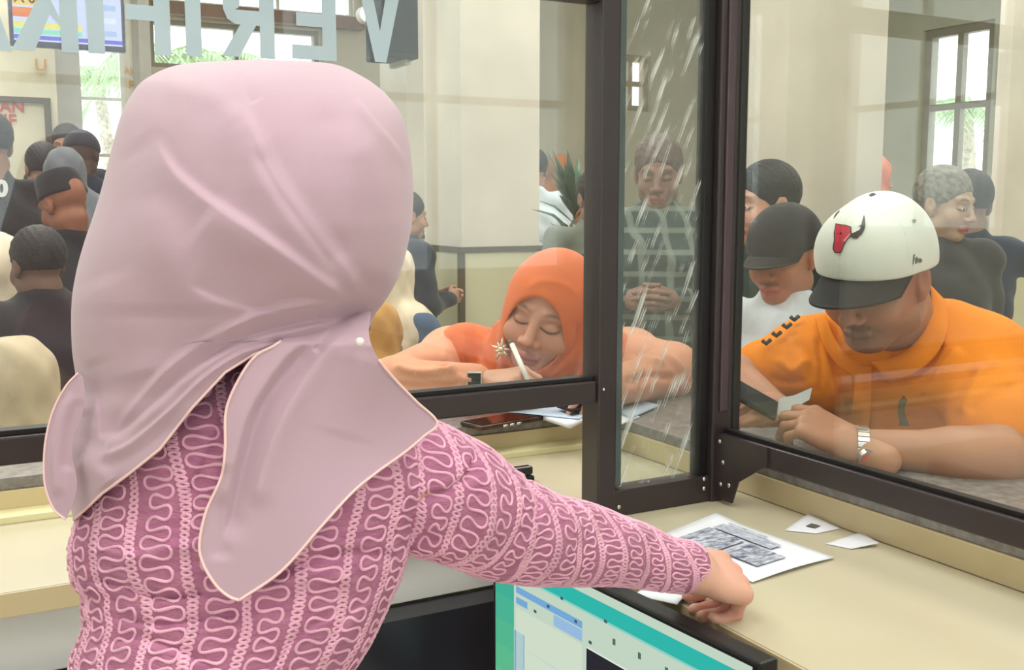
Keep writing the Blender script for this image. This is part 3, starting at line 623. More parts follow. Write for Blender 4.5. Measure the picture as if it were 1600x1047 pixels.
# --- fabrics
M_scarf = mat('pink_chiffon', (187, 158, 170), .66, .012, 5, bump=.05, bscale=900, sheen=.3, spec=.25)
M_hem = mat('peach_hem_stitching', (240, 205, 200), .6, .02)
M_knit = mat('mauve_knit', (182, 112, 146), .85, .10, 45, bump=.5, bscale=260, sheen=.1, spec=.15, stretch=(1, 1, 5), rgb2=(202, 134, 164))
M_cord = mat('pale_pink_lace_cord', (232, 176, 198), .75, .06, 30, bump=.15, bscale=700, sheen=.2, spec=.2)
# --- blouse, torso
tt = [(520, 250, 540, .90, .06), (560, 215, 560, .90, .09), (600, 165, 610, .90, .11), (660, 128, 650, .90, .125), (700, 121, 664, .90, .13), (760, 124, 672, .90, .132), (800, 120, 660, .90, .132), (830, 113, 648, .90, .132),
      (860, 106, 640, .90, .132), (890, 107, 632, .90, .132), (915, 114, 622, .90, .13), (935, 128, 612, .90, .128), (955, 126, 604, .90, .128), (975, 130, 594, .90, .13), (1000, 122, 582, .90, .13), (1030, 110, 564, .90, .13), (1060, 106, 545, .90, .13), (1130, 98, 520, .90, .13)]
def wrinkle(X, Y, amt):
    f = [([(110, 905), (180, 912), (250, 935), (330, 925)], 9, -7, 1), ([(120, 850), (210, 868), (300, 850), (420, 880)], 14, 5, -1), ([(150, 960), (250, 975), (380, 960)], 10, -5, 1),
         ([(640, 870), (560, 860), (470, 875), (400, 915)], 12, -7, 1), ([(632, 900), (560, 960), (500, 1040)], 16, 5, 1), ([(420, 930), (480, 900), (560, 905)], 10, 4, 0),
         ([(360, 600), (340, 680), (300, 760), (270, 850)], 14, -4, 1), ([(130, 1010), (230, 1000), (330, 1040)], 12, -5, 1), ([(420, 1045), (470, 990), (520, 960)], 10, -4, 1)]
    return fold_disp(X, Y, f)*amt
nr, nc = 230, 300
ry = np.linspace(522, 1128, nr); th = np.linspace(0, 2*np.pi, nc, endpoint=False)
X, Y, S, q = loft(ry, tt, th, .85)
S = S-wrinkle(X, Y, .001)*np.clip(q*2, 0, 1)
TG = P(X, Y, S)
# --- blouse, sleeve
arm = np.array([(520, 705, .905, 92), (565, 724, .895, 100), (610, 745, .895, 106), (655, 760, .91, 107), (700, 777, .935, 105), (745, 802, .975, 94), (775, 820, 1.0, 88), (815, 832, 1.035, 82), (850, 842, 1.07, 76), (900, 849, 1.12, 68), (950, 857, 1.165, 60), (1000, 870, 1.215, 51), (1040, 880, 1.25, 45), (1074, 886, 1.285, 42), (1079, 887, 1.29, 36)])
na, ma = 300, 150
A = crom(arm, na); ctr = P(A[:, 0], A[:, 1], A[:, 2]); rad = A[:, 3]/F_PX*A[:, 2]*.955
tn = np.gradient(ctr, axis=0); tn /= np.linalg.norm(tn, axis=1)[:, None]
ph = np.linspace(0, 2*np.pi, ma, endpoint=False); b1 = np.cross(tn, -FW); b1 /= np.linalg.norm(b1, axis=1)[:, None]; b2 = np.cross(tn, b1); b2 *= np.sign(-(b2@FW))[:, None]
AG = ctr[:, None]+rad[:, None, None]*(np.cos(ph)[None, :, None]*b1[:, None]+np.sin(ph)[None, :, None]*b2[:, None])
ax_, ay_, _ = proj(AG)
af = [([(742, 700), (735, 735), (700, 765), (665, 775), (640, 800)], 8, -7, 1), ([(815, 745), (845, 780), (838, 825)], 8, -7, -1), ([(800, 740), (825, 770), (828, 830), (800, 880)], 12, 4, 0), ([(690, 830), (630, 845), (560, 850), (500, 865)], 14, -7, 1), ([(740, 860), (650, 850), (580, 830)], 12, 4, 0),
      ([(720, 690), (760, 760), (750, 850)], 16, 3, 1), ([(930, 800), (940, 850), (915, 900)], 14, -3, 1), ([(1010, 830), (1020, 870), (1000, 915)], 10, -2.5, 1), ([(870, 780), (890, 840), (870, 905)], 14, 3, 0), ([(1060, 850), (1066, 885), (1055, 920)], 8, 2.5, 0)]
dA = fold_disp(ax_, ay_, af)*.001+.0012*np.sin(ax_*.055+np.sin(ay_*.03)*2)*np.sin(ay_*.021)
AG = AG+(AG-ctr[:, None])/rad[:, None, None]*dA[..., None]
nt, nAg = TG.reshape(-1, 3), AG.reshape(-1, 3)
caps = [tuple(range(ma))[::-1]]
FT = grid_faces(nr, nc, True); FT = FT[:, ::-1]; FA = grid_faces(na, ma, True)+len(nt)
VB = np.vstack([nt, nAg]); FB = np.vstack([FT, FA])
def fix_out(G, Fq, off, cen):
    n = np.cross(G[Fq[:, 2]-off]-G[Fq[:, 0]-off], G[Fq[:, 3]-off]-G[Fq[:, 1]-off]); c = G[Fq[:, 0]-off]-cen[Fq[:, 0]-off]
    return Fq if (n*c).sum() > 0 else Fq[:, ::-1]
tcen = np.repeat(TG.mean(1), nc, 0); acen = np.repeat(ctr, ma, 0)
FT = fix_out(nt, FT, 0, tcen); FA = fix_out(nAg, FA, len(nt), acen)
blouse = mesh_obj('lace_blouse', VB, np.vstack([FT, FA]), M_knit, body, WB)
# --- raised lace cord: meandering loops and little chains laid on the cloth
NT = vnormals(nt, FT).reshape(TG.shape); NA = vnormals(nAg, FA-len(nt)).reshape(AG.shape)
def samp(G, i, j, wrap=True):
    i = np.clip(i, 0, G.shape[0]-1.001); i0 = i.astype(int); j0 = np.floor(j).astype(int); fi = (i-i0)[:, None]; fj = (j-j0)[:, None]; n = G.shape[1]
    a = G[i0, j0 % n]*(1-fj)+G[i0, (j0+1) % n]*fj; b = G[i0+1, j0 % n]*(1-fj)+G[i0+1, (j0+1) % n]*fj; return a*(1-fi)+b*fi
cordV, cordF = [], []
def lay(G, NG, I, J, r):
    p = samp(G, I, J); n = samp(NG, I, J); n /= np.linalg.norm(n, axis=1)[:, None]; p = p+n*r*.25
    t = np.gradient(p, axis=0); t /= np.linalg.norm(t, axis=1)[:, None]+1e-9; b = np.cross(n, t); m = len(p); k = 5
    rr = r*(1+.12*np.sin(np.arange(m)*1.1))
    prof = [(1, -.15), (.62, .62), (0, .85), (-.62, .62), (-1, -.15)]
    V = np.stack([p+(b*x+n*y)*rr[:, None] for x, y in prof], 1).reshape(-1, 3); base = sum(len(v) for v in cordV)
    cordV.append(V); cordF.append(grid_faces(m, k)+base)
def columns(G, NG, rows_step, cols_step, i_rng, j_rng, along_rows, skew=0.0, wide=.029, nar=.012, gap=.0022, rc=.00125):
    """rows_step / cols_step: metres per grid step.  along_rows: columns run down the rows"""
    na_ = (i_rng[1]-i_rng[0])*rows_step if along_rows else (j_rng[1]-j_rng[0])*cols_step      # length along a column
    nb_ = (j_rng[1]-j_rng[0])*cols_step if along_rows else (i_rng[1]-i_rng[0])*rows_step
    c = -abs(skew)*na_; k = 0
    while c < nb_+abs(skew)*na_:
        w = wide if k % 2 == 0 else nar
        if k % 2 == 0: curves = [(w*.46, .0172, -.0034, 0.0)]
        else: curves = [(w*.36, .0095, .0, 0.0), (w*.36, .0095, .0, math.pi)]
        for A_, p_, B_, ph0 in curves:
            n = int(na_/.0009); t = np.linspace(0, na_, n); f = 2*np.pi*t/p_+ph0
            jit = 1+.18*np.sin(t*37+k)+.12*np.sin(t*91+k*2.3)
            cc = c+w/2+A_*jit*np.sin(f)+skew*t+.0018*np.sin(t*40+k*1.7); aa = t+B_*np.sin(2*f)+.0010*np.sin(t*130+k)
            if along_rows: I = i_rng[0]+aa/rows_step; J = j_rng[0]+cc/cols_step
            else: J = j_rng[0]+aa/cols_step; I = i_rng[0]+cc/rows_step
            ok = (I > i_rng[0]) & (I < i_rng[1]) & (J > j_rng[0]) & (J < j_rng[1]); e_ = np.flatnonzero(np.diff(np.r_[0, ok.astype(int), 0]))
            for s0, s1 in zip(e_[::2], e_[1::2]):
                if s1-s0 > 6: lay(G, NG, I[s0:s1], J[s0:s1], rc)
        c += w+gap; k += 1
drow = np.linalg.norm(np.diff(TG[:, 75], axis=0), axis=1).mean(); dcol = np.linalg.norm(np.diff(TG[120, 20:130], axis=0), axis=1).mean()
columns(TG, NT, drow, dcol, (0, nr-1), (-22, 172), True, skew=-.18)
drow = np.linalg.norm(np.diff(ctr, axis=0), axis=1).mean(); dcol = rad[150]*2*np.pi/ma*1.15
columns(AG, NA, drow, dcol, (2, na-3), (-12, ma-6), False, skew=-.35, wide=.026, nar=.011)
cord = tag(mesh_obj('lace_cord', np.vstack(cordV), np.vstack(cordF), M_cord, blouse, WB), None, None, None, 'stuff')
# --- headscarf: main drape
ht = [(93.5, 385, 430, .86, .012), (95, 345, 462, .86, .035), (99, 292, 515, .86, .052), (106, 262, 540, .86, .066), (116, 240, 560, .86, .080), (130, 219, 583, .86, .093), (150, 204, 606, .86, .106), (180, 189, 627, .86, .119), (210, 180, 637, .86, .127), (250, 170, 643, .86, .133), (300, 157, 646, .86, .136), (345, 143, 644, .86, .136), (380, 131, 638, .86, .134),
      (430, 118, 624, .86, .126), (470, 112, 602, .86, .118), (500, 111, 582, .862, .112), (540, 112, 574, .867, .112), (580, 117, 590, .872, .117), (610, 122, 610, .874, .12), (640, 110, 625, .877, .123), (670, 101, 635, .88, .124), (700, 98, 640, .88, .126), (730, 99, 640, .88, .127), (760, 105, 640, .88, .127), (790, 110, 640, .88, .127), (812, 114, 640, .88, .127)]
hem = np.array([(585, 470), (560, 510), (500, 533), (430, 545), (400, 552), (352, 582), (300, 638), (250, 702), (200, 742), (160, 771), (135, 795), (116, 812)], float)
hr, hcn = 330, 420
ry = np.r_[93.5+(250-93.5)*np.linspace(0, 1, 110)**2.0, np.linspace(250.5, 812, hr-110)]
hx = np.interp(ry, hem[:, 1], hem[:, 0]); xl = ip(ry, ht, 1); xr = ip(ry, ht, 2); xm = (xl+xr)/2; w = (xr-xl)/2
blend = np.clip((ry-505)/30, 0, 1); st = np.where(ry > 505, np.arccos(np.clip((hx-xm)/w, -1, 1)), 0)*blend
tau = np.linspace(0, 1, hcn)[None, :]
th = st[:, None]+(2*np.pi-st[:, None]*np.where(ry[:, None] > 505, 1.0, 1.0))*tau
# keep half of the columns on the visible side so that the hem stays even
vis = np.linspace(0, 1, 260); hid = np.linspace(0, 1, hcn-260+1)[1:]
th = np.concatenate([st[:, None]+(np.pi-st[:, None])*vis[None], np.pi+np.pi*np.repeat(hid[None], hr, 0)], 1)
X, Y, S, q = loft(ry, ht, th, .92)
hf = [([(362, 150), (392, 205), (430, 280), (470, 335), (510, 390), (540, 425), (562, 470)], 30, 9.5, -1),
      ([(395, 225), (440, 305), (485, 365), (530, 425)], 22, -4, 1),
      ([(232, 205), (262, 262), (301, 300), (341, 329), (401, 369), (455, 408), (520, 455), (548, 485)], 26, 9, -1),
      ([(205, 215), (236, 262), (272, 305), (330, 350)], 30, -5, 0),
      ([(500, 150), (516, 230), (522, 320), (530, 400), (545, 460)], 24, -4.5, 0), ([(536, 180), (545, 300), (555, 385), (568, 450)], 24, 4, 0),
      ([(553, 150), (585, 190), (615, 225), (640, 262)], 7, 3.5, -1), ([(560, 200), (600, 290), (610, 380), (585, 450)], 26, 4, 0),
      ([(560, 492), (505, 498), (455, 508), (400, 520), (345, 545), (290, 582), (240, 628), (190, 672), (150, 690)], 15, -11, -1),
      ([(545, 478), (470, 480), (400, 495), (330, 530), (270, 572), (215, 630), (180, 680)], 20, 10, 1),
      ([(440, 535), (380, 552), (320, 590), (262, 645), (200, 695), (150, 715)], 9, 6, 1), ([(430, 545), (360, 572), (300, 620), (240, 680), (190, 716), (135, 735)], 8, -4, 0),
      ([(135, 560), (150, 600), (158, 640), (160, 690)], 16, -5, 1), ([(150, 430), (190, 530), (210, 600)], 34, 4, 0), ([(230, 300), (260, 400), (330, 480), (420, 505)], 30, 4, 0), ([(290, 440), (360, 470), (440, 485), (520, 482)], 14, -3, 1),
      ([(125, 640), (130, 680), (170, 700)], 12, -5, 0), ([(120, 720), (150, 735), (170, 760)], 12, 5, 0), ([(372, 108), (380, 135), (395, 165)], 10, -2.5, 1), ([(250, 130), (330, 150), (378, 190)], 16, 3, 0)]
S = S-(.85*fold_disp(X, Y, [(a, b*(1.75 if d else 1.3), c, d*.99) for a, b, c, d in hf])+1.4*np.sin(X*.021+Y*.009))*.001*np.clip(q*3, 0, 1)
# the knot pulls the cloth inwards
D = np.hypot((X-560)/1.2, Y-512); S = S+.016*np.exp(-(D/34)**2)*np.clip(q*3, 0, 1)
HG = P(X, Y, S); hv = HG.reshape(-1, 3); FH = grid_faces(hr, HG.shape[1]); FH = fix_out(hv, FH, 0, np.repeat(HG.mean(1), HG.shape[1], 0))
n0 = len(hv); top = P(407, 92.6, .86); hv2 = np.vstack([hv, [top]])
scarf = mesh_obj('headscarf', hv2, FH, M_scarf, body, WB)
capb = MB(); ring = [tuple(v) for v in HG[0]]; capb.add(ring+[tuple(top)], [(i, (i+1) % len(ring), len(ring)) for i in range(len(ring))][::-1]); mesh_obj('crown_fold', capb.v, capb.f, M_scarf, scarf, WB)
def sheet(name, Lp, Rp, depth, folds, parent, n=160, m=120, thick=.0012, bulge=0.0, tuck=0):
    Lc = crom([(*p, 0) for p in Lp], n)[:, :2]; Rc = crom([(*p, 0) for p in Rp], n)[:, :2]; u = np.linspace(0, 1, m)[None, :, None]
    G = Lc[:, None]*(1-u)+Rc[:, None]*u; x, y = G[..., 0], G[..., 1]
    c = np.array(depth, float); d2 = (x[..., None]-c[:, 0])**2+(y[..., None]-c[:, 1])**2; w_ = np.exp(-d2/(2*75.0**2))+1e-6/(d2+50); s = (w_*c[:, 2]).sum(-1)/w_.sum(-1)
    s = s-fold_disp(x, y, [(a, b*1.3, c*.7, d) for a, b, c, d in folds])*.001-bulge*np.sin(np.pi*u[..., 0])*1.0
    tt_ = np.clip(np.linspace(0, 1, n)/tuck, 0, 1)[:, None] if tuck else 1.0; s = s+.05*(1-tt_)**1.5
    F1 = P(x, y, s).reshape(-1, 3); F2 = P(x, y, s+thick).reshape(-1, 3); f = grid_faces(n, m); k = n*m
    r = [i*m for i in range(n)]; b = list(range(m)); o1 = [(r[i], r[i+1], r[i+1]+k, r[i]+k) for i in range(n-1)]+[(r[i]+m-1, r[i]+m-1+k, r[i+1]+m-1+k, r[i+1]+m-1) for i in range(n-1)]
    o2 = [(j, j+k, j+1+k, j+1) for j in range(m-1)]+[((n-1)*m+j, (n-1)*m+j+1, (n-1)*m+j+1+k, (n-1)*m+j+k) for j in range(m-1)]
    ff = np.vstack([f[:, ::-1], f+k, np.array(o1)[:, ::-1], np.array(o2)[:, ::-1]])
    return mesh_obj(name, np.vstack([F1, F2]), ff, M_scarf, parent, WB if parent is body else None), P(x, y, s)
tail, TGd = sheet('scarf_tail', [(470, 508), (432, 538), (400, 556), (375, 590), (354, 640), (352, 700), (346, 745), (322, 800), (312, 850), (318, 882), (338, 915), (358, 932), (374, 938)],
    [(580, 486), (577, 526), (592, 562), (618, 594), (650, 627), (683, 660), (662, 682), (628, 710), (590, 737), (550, 770), (500, 825), (440, 892), (374, 938)],
    [(560, 510, .772), (500, 535, .752), (430, 545, .748), (400, 590, .752), (360, 660, .752), (345, 740, .752), (330, 800, .752), (320, 870, .752), (374, 935, .752), (450, 650, .748), (480, 760, .746), (430, 840, .748), (560, 600, .765), (620, 640, .805), (683, 660, .848), (600, 700, .800), (540, 760, .775), (480, 840, .758)],
    [([(505, 522), (455, 575), (410, 640), (385, 720), (366, 800), (352, 850)], 16, -9, 1), ([(480, 520), (430, 575), (385, 650), (362, 730), (345, 800)], 14, 6, -1), ([(552, 512), (500, 560), (450, 640), (415, 720), (395, 800)], 16, 5, 1), ([(548, 500), (515, 520), (490, 550)], 7, -5, 1), ([(575, 545), (560, 620), (540, 690)], 34, 2.5, 0), ([(350, 720), (342, 800), (345, 880)], 12, -4, 0)], body, tuck=.09)
lt_, LGd = sheet('scarf_tail', [(122, 583), (103, 604), (84, 640), (73, 680), (69, 720), (71, 760), (84, 795), (103, 812)], [(130, 590), (133, 620), (128, 650), (116, 685), (113, 715), (120, 748), (117, 780), (103, 812)],
    [(120, 590, .80), (90, 650, .805), (75, 720, .81), (110, 700, .80), (103, 812, .815), (130, 640, .80)], [([(112, 610), (92, 660), (84, 720), (90, 780)], 10, 4, 1), ([(125, 620), (112, 680), (105, 740)], 8, -3, 0)], body, 90, 40)
kF = Field(P(548, 512, .77)-.05, P(548, 512, .77)+.05, .0028); kF.cap(P(575, 502, .795), P(535, 505, .766), .010, .013, .01); kF.cap(P(535, 505, .766), P(505, 515, .757), .013, .008, .01)
def pip(name, pts, parent, r=.0011): return MB().tube(pts, r, 6).build(name, M_hem, parent, WB, True)
# piping along the hems
hm = HG[ry > 545, 0]; pip('hem_piping', hm-FW*.0006, scarf)
pip('hem_piping', TGd[12:, 0]-FW*.0003, tail); pip('hem_piping', TGd[20:, -1]-FW*.0003, tail); pip('hem_piping', LGd[:, 0]-FW*.0003, lt_, .0009)
# gold bracelet
g = wr_R+(P(1050, 880, 1.26)-wr_R)*.05; rr = []; a_ = P(1110, 900, 1.32)-wr_R; a_ /= np.linalg.norm(a_); n1 = np.cross(a_, FW); n1 /= np.linalg.norm(n1); n2 = np.cross(a_, n1)
MB().tube([g+.0265*(math.cos(t)*n1+math.sin(t)*n2) for t in np.linspace(0, 2*math.pi, 40)], .0011, 6).build('bracelet', mat('gold', (226, 176, 96), .25, .03, metal=1.0), body, WB, True)

pn_ = P(562, 534, .758); disc_F = Field(pn_-.008, pn_+.008, .001); disc_F.ell(pn_, (.0034, .0034, .0034), None, 0); V, Q = disc_F.mesh(); mesh_obj('pearl_pin', V, Q, mat('pearl', (240, 232, 224), .15, .02), scarf, WB)
# ================================================================== shared builders for dressed people
def paint_skin(V, rgb, j=.0): return np.tile(np.array(lin(rgb)), (len(V), 1))
def sdf_obj(name, F, m, parent, base, disp=None):
    V, Q = F.mesh()
    if disp is not None: N = vnormals(V, Q); V = V+N*disp(V, N)[:, None]
    return mesh_obj(name, V, Q, m, parent, base)
def px_folds(folds, amt=.001):
    def d(V, N):
        x, y, s = proj(V); f = np.clip(-(N@FW)*1.5, 0, 1); return fold_disp(x, y, folds)*amt*f
    return d
# ================================================================== woman in the orange headscarf, writing
M_oscarf = mat('orange_scarf_cloth', (216, 108, 56), .8, .03, 8, bump=.06, bscale=600, sheen=.2, spec=.2)
M_peach = mat('peach_tunic_cloth', (222, 156, 124), .8, .03, 8, bump=.06, bscale=500, sheen=.15, spec=.2)
OB = np.array(P(850, 640, 2.8)); OB[2] = 0
HMo = frame(P(856, 492, 2.48), yaw=-14, pitch=20, roll=20); so = 1.12
eR, eL = P(1050, 578, 2.56), P(616, 604, 2.40)            # elbows on the stone (picture right, picture left)
sR, sL = P(985, 560, 2.80), P(705, 560, 2.70)
wL = P(762, 597, 2.30); wR = P(955, 606, 2.32)
F = Field(HMo[:3, 3]-.17, HMo[:3, 3]+.17, .0028); head_sdf(F, HMo, so, ears=False, fat=.004)
F.cap(T(HMo, (0, -.03, -.07)), P(850, 585, 2.80), .05, .06, .02)
V1, Q1 = F.mesh(); C1 = head_paint(V1, HMo, so, (206, 152, 130), lip=(188, 104, 96), brow=(96, 66, 54))
F = Field((sL+sR)/2-np.array((.55, .45, .75)), (sL+sR)/2+np.array((.55, .45, .25)), .010)
ch = P(850, 640, 2.84); F.cap(ch, ch-np.array((0, 0, .5)), .13, .14, .05); F.cap(sL, sR, .055, .055, .05); F.cap(P(850, 585, 2.80), ch, .06, .09, .05)
for a, b, c in ((sR, eR, wR), (sL, eL, wL)): F.cap(a, b, .042, .036, .03); F.cap(b, c, .036, .025, .01)
V2, Q2 = F.mesh(); n2 = len(V1)
F = Field(wL-.14, wL+.18, .0024); HMw = hframe(wL, P(806, 590, 2.26), UP*.85-FW*.55); F.cap(wL-(P(806, 590, 2.26)-wL)*.4, wL, .024, .022, .003)
tips = hand_sdf(F, HMw, side=-1, curl=(.75, .95, 1.05, 1.1), thumb=(.15, .5), sc=.92); V3, Q3 = F.mesh()
F = Field(wR-.14, wR+.16, .003); HMv = hframe(wR, P(905, 612, 2.24), UP*.85-FW*.5); F.cap(wR+(wR-P(905, 612, 2.24))*.4, wR, .024, .022, .003); hand_sdf(F, HMv, side=1, curl=(.25, .3, .35, .4), thumb=(.6, .2), sc=.92); V4, Q4 = F.mesh()
Vb = np.vstack([V1, V2, V3, V4]); Qb = np.vstack([Q1, Q2+n2, Q3+n2+len(V2), Q4+n2+len(V2)+len(V3)])
Cb = np.vstack([C1, paint_skin(V2, (206, 152, 130)), paint_skin(V3, (206, 158, 132)), paint_skin(V4, (206, 158, 132))])
woman = tag(mesh_obj('person', Vb, Qb, SKIN, base=OB, colors=Cb), 'woman in orange headscarf and peach tunic bent over the counter, writing', 'person')
# tunic
F = Field((sL+sR)/2-np.array((.60, .50, .75)), (sL+sR)/2+np.array((.60, .50, .25)), .008)
F.cap(ch, ch-np.array((0, 0, .55)), .155, .17, .05); F.cap(sL, sR, .078, .078, .05)
for a, b, c, g_ in ((sR, eR, wR, .93), (sL, eL, wL, .86)): F.cap(a, b, .070, .066, .04); F.cap(b, b+(c-b)*g_, .064, .043, .02)
tf = [([(610, 575), (660, 585), (720, 578)], 8, 9, 1), ([(640, 555), (690, 570), (735, 592)], 7, -7, 1), ([(690, 535), (700, 570), (740, 600)], 8, 7, 1), ([(600, 600), (660, 606), (725, 602)], 6, -6, 1),
      ([(970, 575), (1000, 560), (1040, 570)], 7, 7, 1), ([(975, 600), (1010, 585), (1060, 590)], 7, -7, -1), ([(985, 550), (1010, 575), (1000, 610)], 6, -6, 1), ([(1010, 545), (1045, 560), (1070, 585)], 8, 6, 1), ([(965, 560), (990, 590), (985, 620)], 6, 6, 0)]
sdf_obj('tunic', F, M_peach, woman, OB, px_folds([(a, b, c*1.8, d) for a, b, c, d in tf]))
# headscarf: hood round the face, collar folds, cape over the shoulders
F = Field(P(830, 540, 2.7)-np.array((.36, .36, .30)), P(830, 540, 2.7)+np.array((.36, .36, .27)), .0038); R_ = HMo[:3, :3]; c = lambda *p: T(HMo, np.array(p)*so)
F.ell(c(0, -.012, .030), np.array((.097, .118, .112))*so, R_, .01); F.ell(c(0, -.005, -.055), np.array((.092, .100, .100))*so, R_, .04)
F.cap(c(0, -.01, -.10), P(845, 600, 2.76), .088, .10, .05)
F.cap(P(845, 595, 2.76), P(728, 558, 2.67), .10, .088, .05); F.cap(P(845, 595, 2.76), P(962, 570, 2.76), .10, .088, .05)
F.ell(P(820, 640, 2.66), (.16, .07, .10), None, .05)
F.cap(P(790, 520, 2.60), P(770, 600, 2.56), .035, .045, .03); F.cap(P(905, 560, 2.66), P(850, 605, 2.60), .03, .035, .03)
F.ell(c(0, .118, -.024), np.array((.066, .080, .088))*so, R_, .006, 's'); F.ell(c(0, .055, -.024), np.array((.064, .070, .084))*so, R_, .004, 's')
of = [([(778, 440), (772, 490), (768, 540), (775, 590)], 9, -9, 1), ([(790, 450), (784, 500), (782, 540)], 9, 6, -1), ([(790, 545), (800, 570), (815, 592)], 6, -6, 1), ([(780, 555), (790, 580), (800, 602)], 6, 6, 1), ([(740, 495), (745, 540), (765, 590)], 7, -6, 1), ([(725, 500), (728, 550), (750, 595)], 8, 6, 1),
      ([(700, 520), (710, 560), (735, 590)], 6, -5, 1), ([(905, 500), (898, 545), (860, 585)], 7, -7, -1), ([(912, 540), (890, 580), (850, 602)], 6, 6, 1), ([(820, 455), (845, 440), (880, 445), (905, 465)], 6, 3, 0), ([(800, 430), (820, 400), (860, 392)], 8, -2, 0)]
sdf_obj('headscarf', F, M_oscarf, woman, OB, px_folds(of))
# brooch, smartwatch
br = P(783, 546, 2.42); mb = MB(); n_ = -FW
for k in range(9):
    a = k*2*math.pi/9; r_ = .016 if k % 2 else .024; t_ = br+RT*math.cos(a)*r_+UP*math.sin(a)*r_*1.2; mb.tube([br, (br+t_)/2+n_*.006, t_], (.004, .0035, .001), 6)
F = Field(br-.03, br+.03, .003); F.ell(br+n_*.004, (.008, .008, .008), None, 0); V, Q = F.mesh(); mb.add(V, Q); mb.build('brooch', mat('pale_gold_brooch', (240, 216, 190), .2, .1, 60, metal=.8), woman, OB, True)
wa = wL-HMw[:3, 1]*.022; R3 = Matrix([list(HMw[i, :3]) for i in range(3)])
mb = MB(); mb.tube([wa+.030*(math.cos(t)*HMw[:3, 0]*1.05+math.sin(t)*HMw[:3, 2]*.98) for t in np.linspace(0, 2*math.pi, 28)], .006, 6); wb = mb.build('watch_strap', mat('dark_green_rubber', (60, 70, 66), .6, .03), woman, OB, True)
F_ = wa-FW*.040+UP*.002-RT*.010; Rc = Matrix((RT*.95, UP, -FW)).transposed()
mb = MB(); mb.box(np.array((-.018, -.026, -.005)), np.array((.018, .026, .004)), .005); V = np.array(mb.v)@np.array(Rc).T+F_; wc = mesh_obj('watch_case', V, mb.f, mat('silver_case', (226, 218, 214), .25, .02, metal=.6), woman, OB, False)
mb = MB(); mb.box(np.array((-.0150, -.022, .0035)), np.array((.0150, .022, .0055)), .001); V = np.array(mb.v)@np.array(Rc).T+F_; mesh_obj('watch_screen', V, mb.f, mat('dark_watch_screen', (50, 58, 54), .15, .02), wc, OB, False)
# pen held in the hand
pt = onZ(842, 612, ZS+.01); pt = P(830, 606, 2.22); ptop = P(800, 538, 2.30); e = empty('pen', pt, 'white ballpoint pen held upright by the writing woman', 'pen')
MB().tube([pt, pt+(ptop-pt)*.1], (.001, .0045), 10).build('tip', M_screw, e, pt, True); MB().tube([pt+(ptop-pt)*.1, ptop], (.0055, .0058), 10).build('barrel', mat('white_plastic', (238, 236, 230), .3, .02), e, pt, True)
MB().tube([ptop, ptop+(ptop-pt)*.10], (.006, .003), 10).build('cap', mat('grey_pen_cap', (90, 88, 84), .3, .02), e, pt, True)

# ================================================================== man in the white cap and orange polo shirt
M_polo = mat('orange_polo_knit', (240, 138, 22), .8, .03, 10, bump=.12, bscale=420, sheen=.03, spec=.2)
M_cap = mat('white_cap_cloth', (226, 230, 222), .75, .02, 10, bump=.08, bscale=500)
M_bk = mat('black_cap_cloth', (34, 33, 36), .8, .05, 20, bump=.08, bscale=500)
MBs = np.array(P(1400, 700, 2.2)); MBs[2] = 0
HMm = frame(P(1372, 432, 1.96), yaw=-47, pitch=35, roll=12); sm = 1.06
F = Field(HMm[:3, 3]-.18, HMm[:3, 3]+.18, .0027); head_sdf(F, HMm, sm, fat=.007, nose=1.0)
F.cap(T(HMm, (0, -.045, -.06)), P(1420, 560, 2.10), .062, .072, .03)
V1, Q1 = F.mesh(); C1 = head_paint(V1, HMm, sm, (176, 122, 96), lip=(138, 84, 76), stubble=.35, moustache=.5)
q_ = TI(HMm, V1)/sm; hairm = ((q_[:, 2] > -.01) & (q_[:, 1] < .01)) | ((q_[:, 1] < -.055) & (q_[:, 2] > -.05)); C1[hairm] = C1[hairm]*.0+np.array(lin((58, 46, 42)))
earm = (np.abs(q_[:, 0]) > .070) & (q_[:, 1] > -.035) & (np.abs(q_[:, 2]) < .042); C1[earm] = np.array(lin((172, 112, 90)))
shR, shL = P(1265, 560, 2.20), P(1535, 565, 2.02)        # picture left / picture right shoulder
elL = P(1560, 718, 1.80); wrL = P(1335, 696, 1.835); elR = P(1158, 612, 2.12); wrR = P(1178, 640, 2.02)
elR = P(1150, 590, 2.14); wrR = P(1215, 640, 1.98)
F = Field(np.minimum(shR, elL)-np.array((.22, .35, .60)), np.array((2.25, 2.1, 1.45)), .0075)
tc = P(1410, 680, 2.25); F.cap(tc+np.array((0, 0, .0)), tc-np.array((0, 0, .45)), .15, .15, .05); F.cap(shR, shL, .06, .06, .05)
F.cap(P(1420, 560, 2.10), tc, .07, .11, .05); F.cap(shR, elR, .050, .043, .03); F.cap(elR, wrR, .041, .028, .01)
F.cap(shL, elL, .053, .047, .03); F.cap(elL, wrL, .048, .029, .012); F.ell(elL+(wrL-elL)*.25, (.06, .06, .046), None, .03)
V2, Q2 = F.mesh()
hL2 = P(1240, 648, 1.90); F = Field(wrL-.17, wrL+.14, .0025); HL_ = hframe(wrL, hL2, UP*.8-FW*.6); F.cap(wrL-(hL2-wrL)*.45, wrL, .030, .027, .004); hand_sdf(F, HL_, side=1, curl=(.35, .5, .65, .8), thumb=(.25, .4), sc=1.08); V3, Q3 = F.mesh()
hR2 = P(1160, 628, 1.915); F = Field(wrR-.16, wrR+.15, .0028); HR_ = hframe(wrR, hR2, UP*.75-FW*.55+RT*.2); F.cap(wrR+(elR-wrR)*.3, wrR, .031, .027, .004); hand_sdf(F, HR_, side=-1, curl=(.7, .8, .9, .9), thumb=(.1, .5), sc=.98); V4, Q4 = F.mesh()
ns = np.cumsum([0, len(V1), len(V2), len(V3)]); sk = (192, 140, 112)
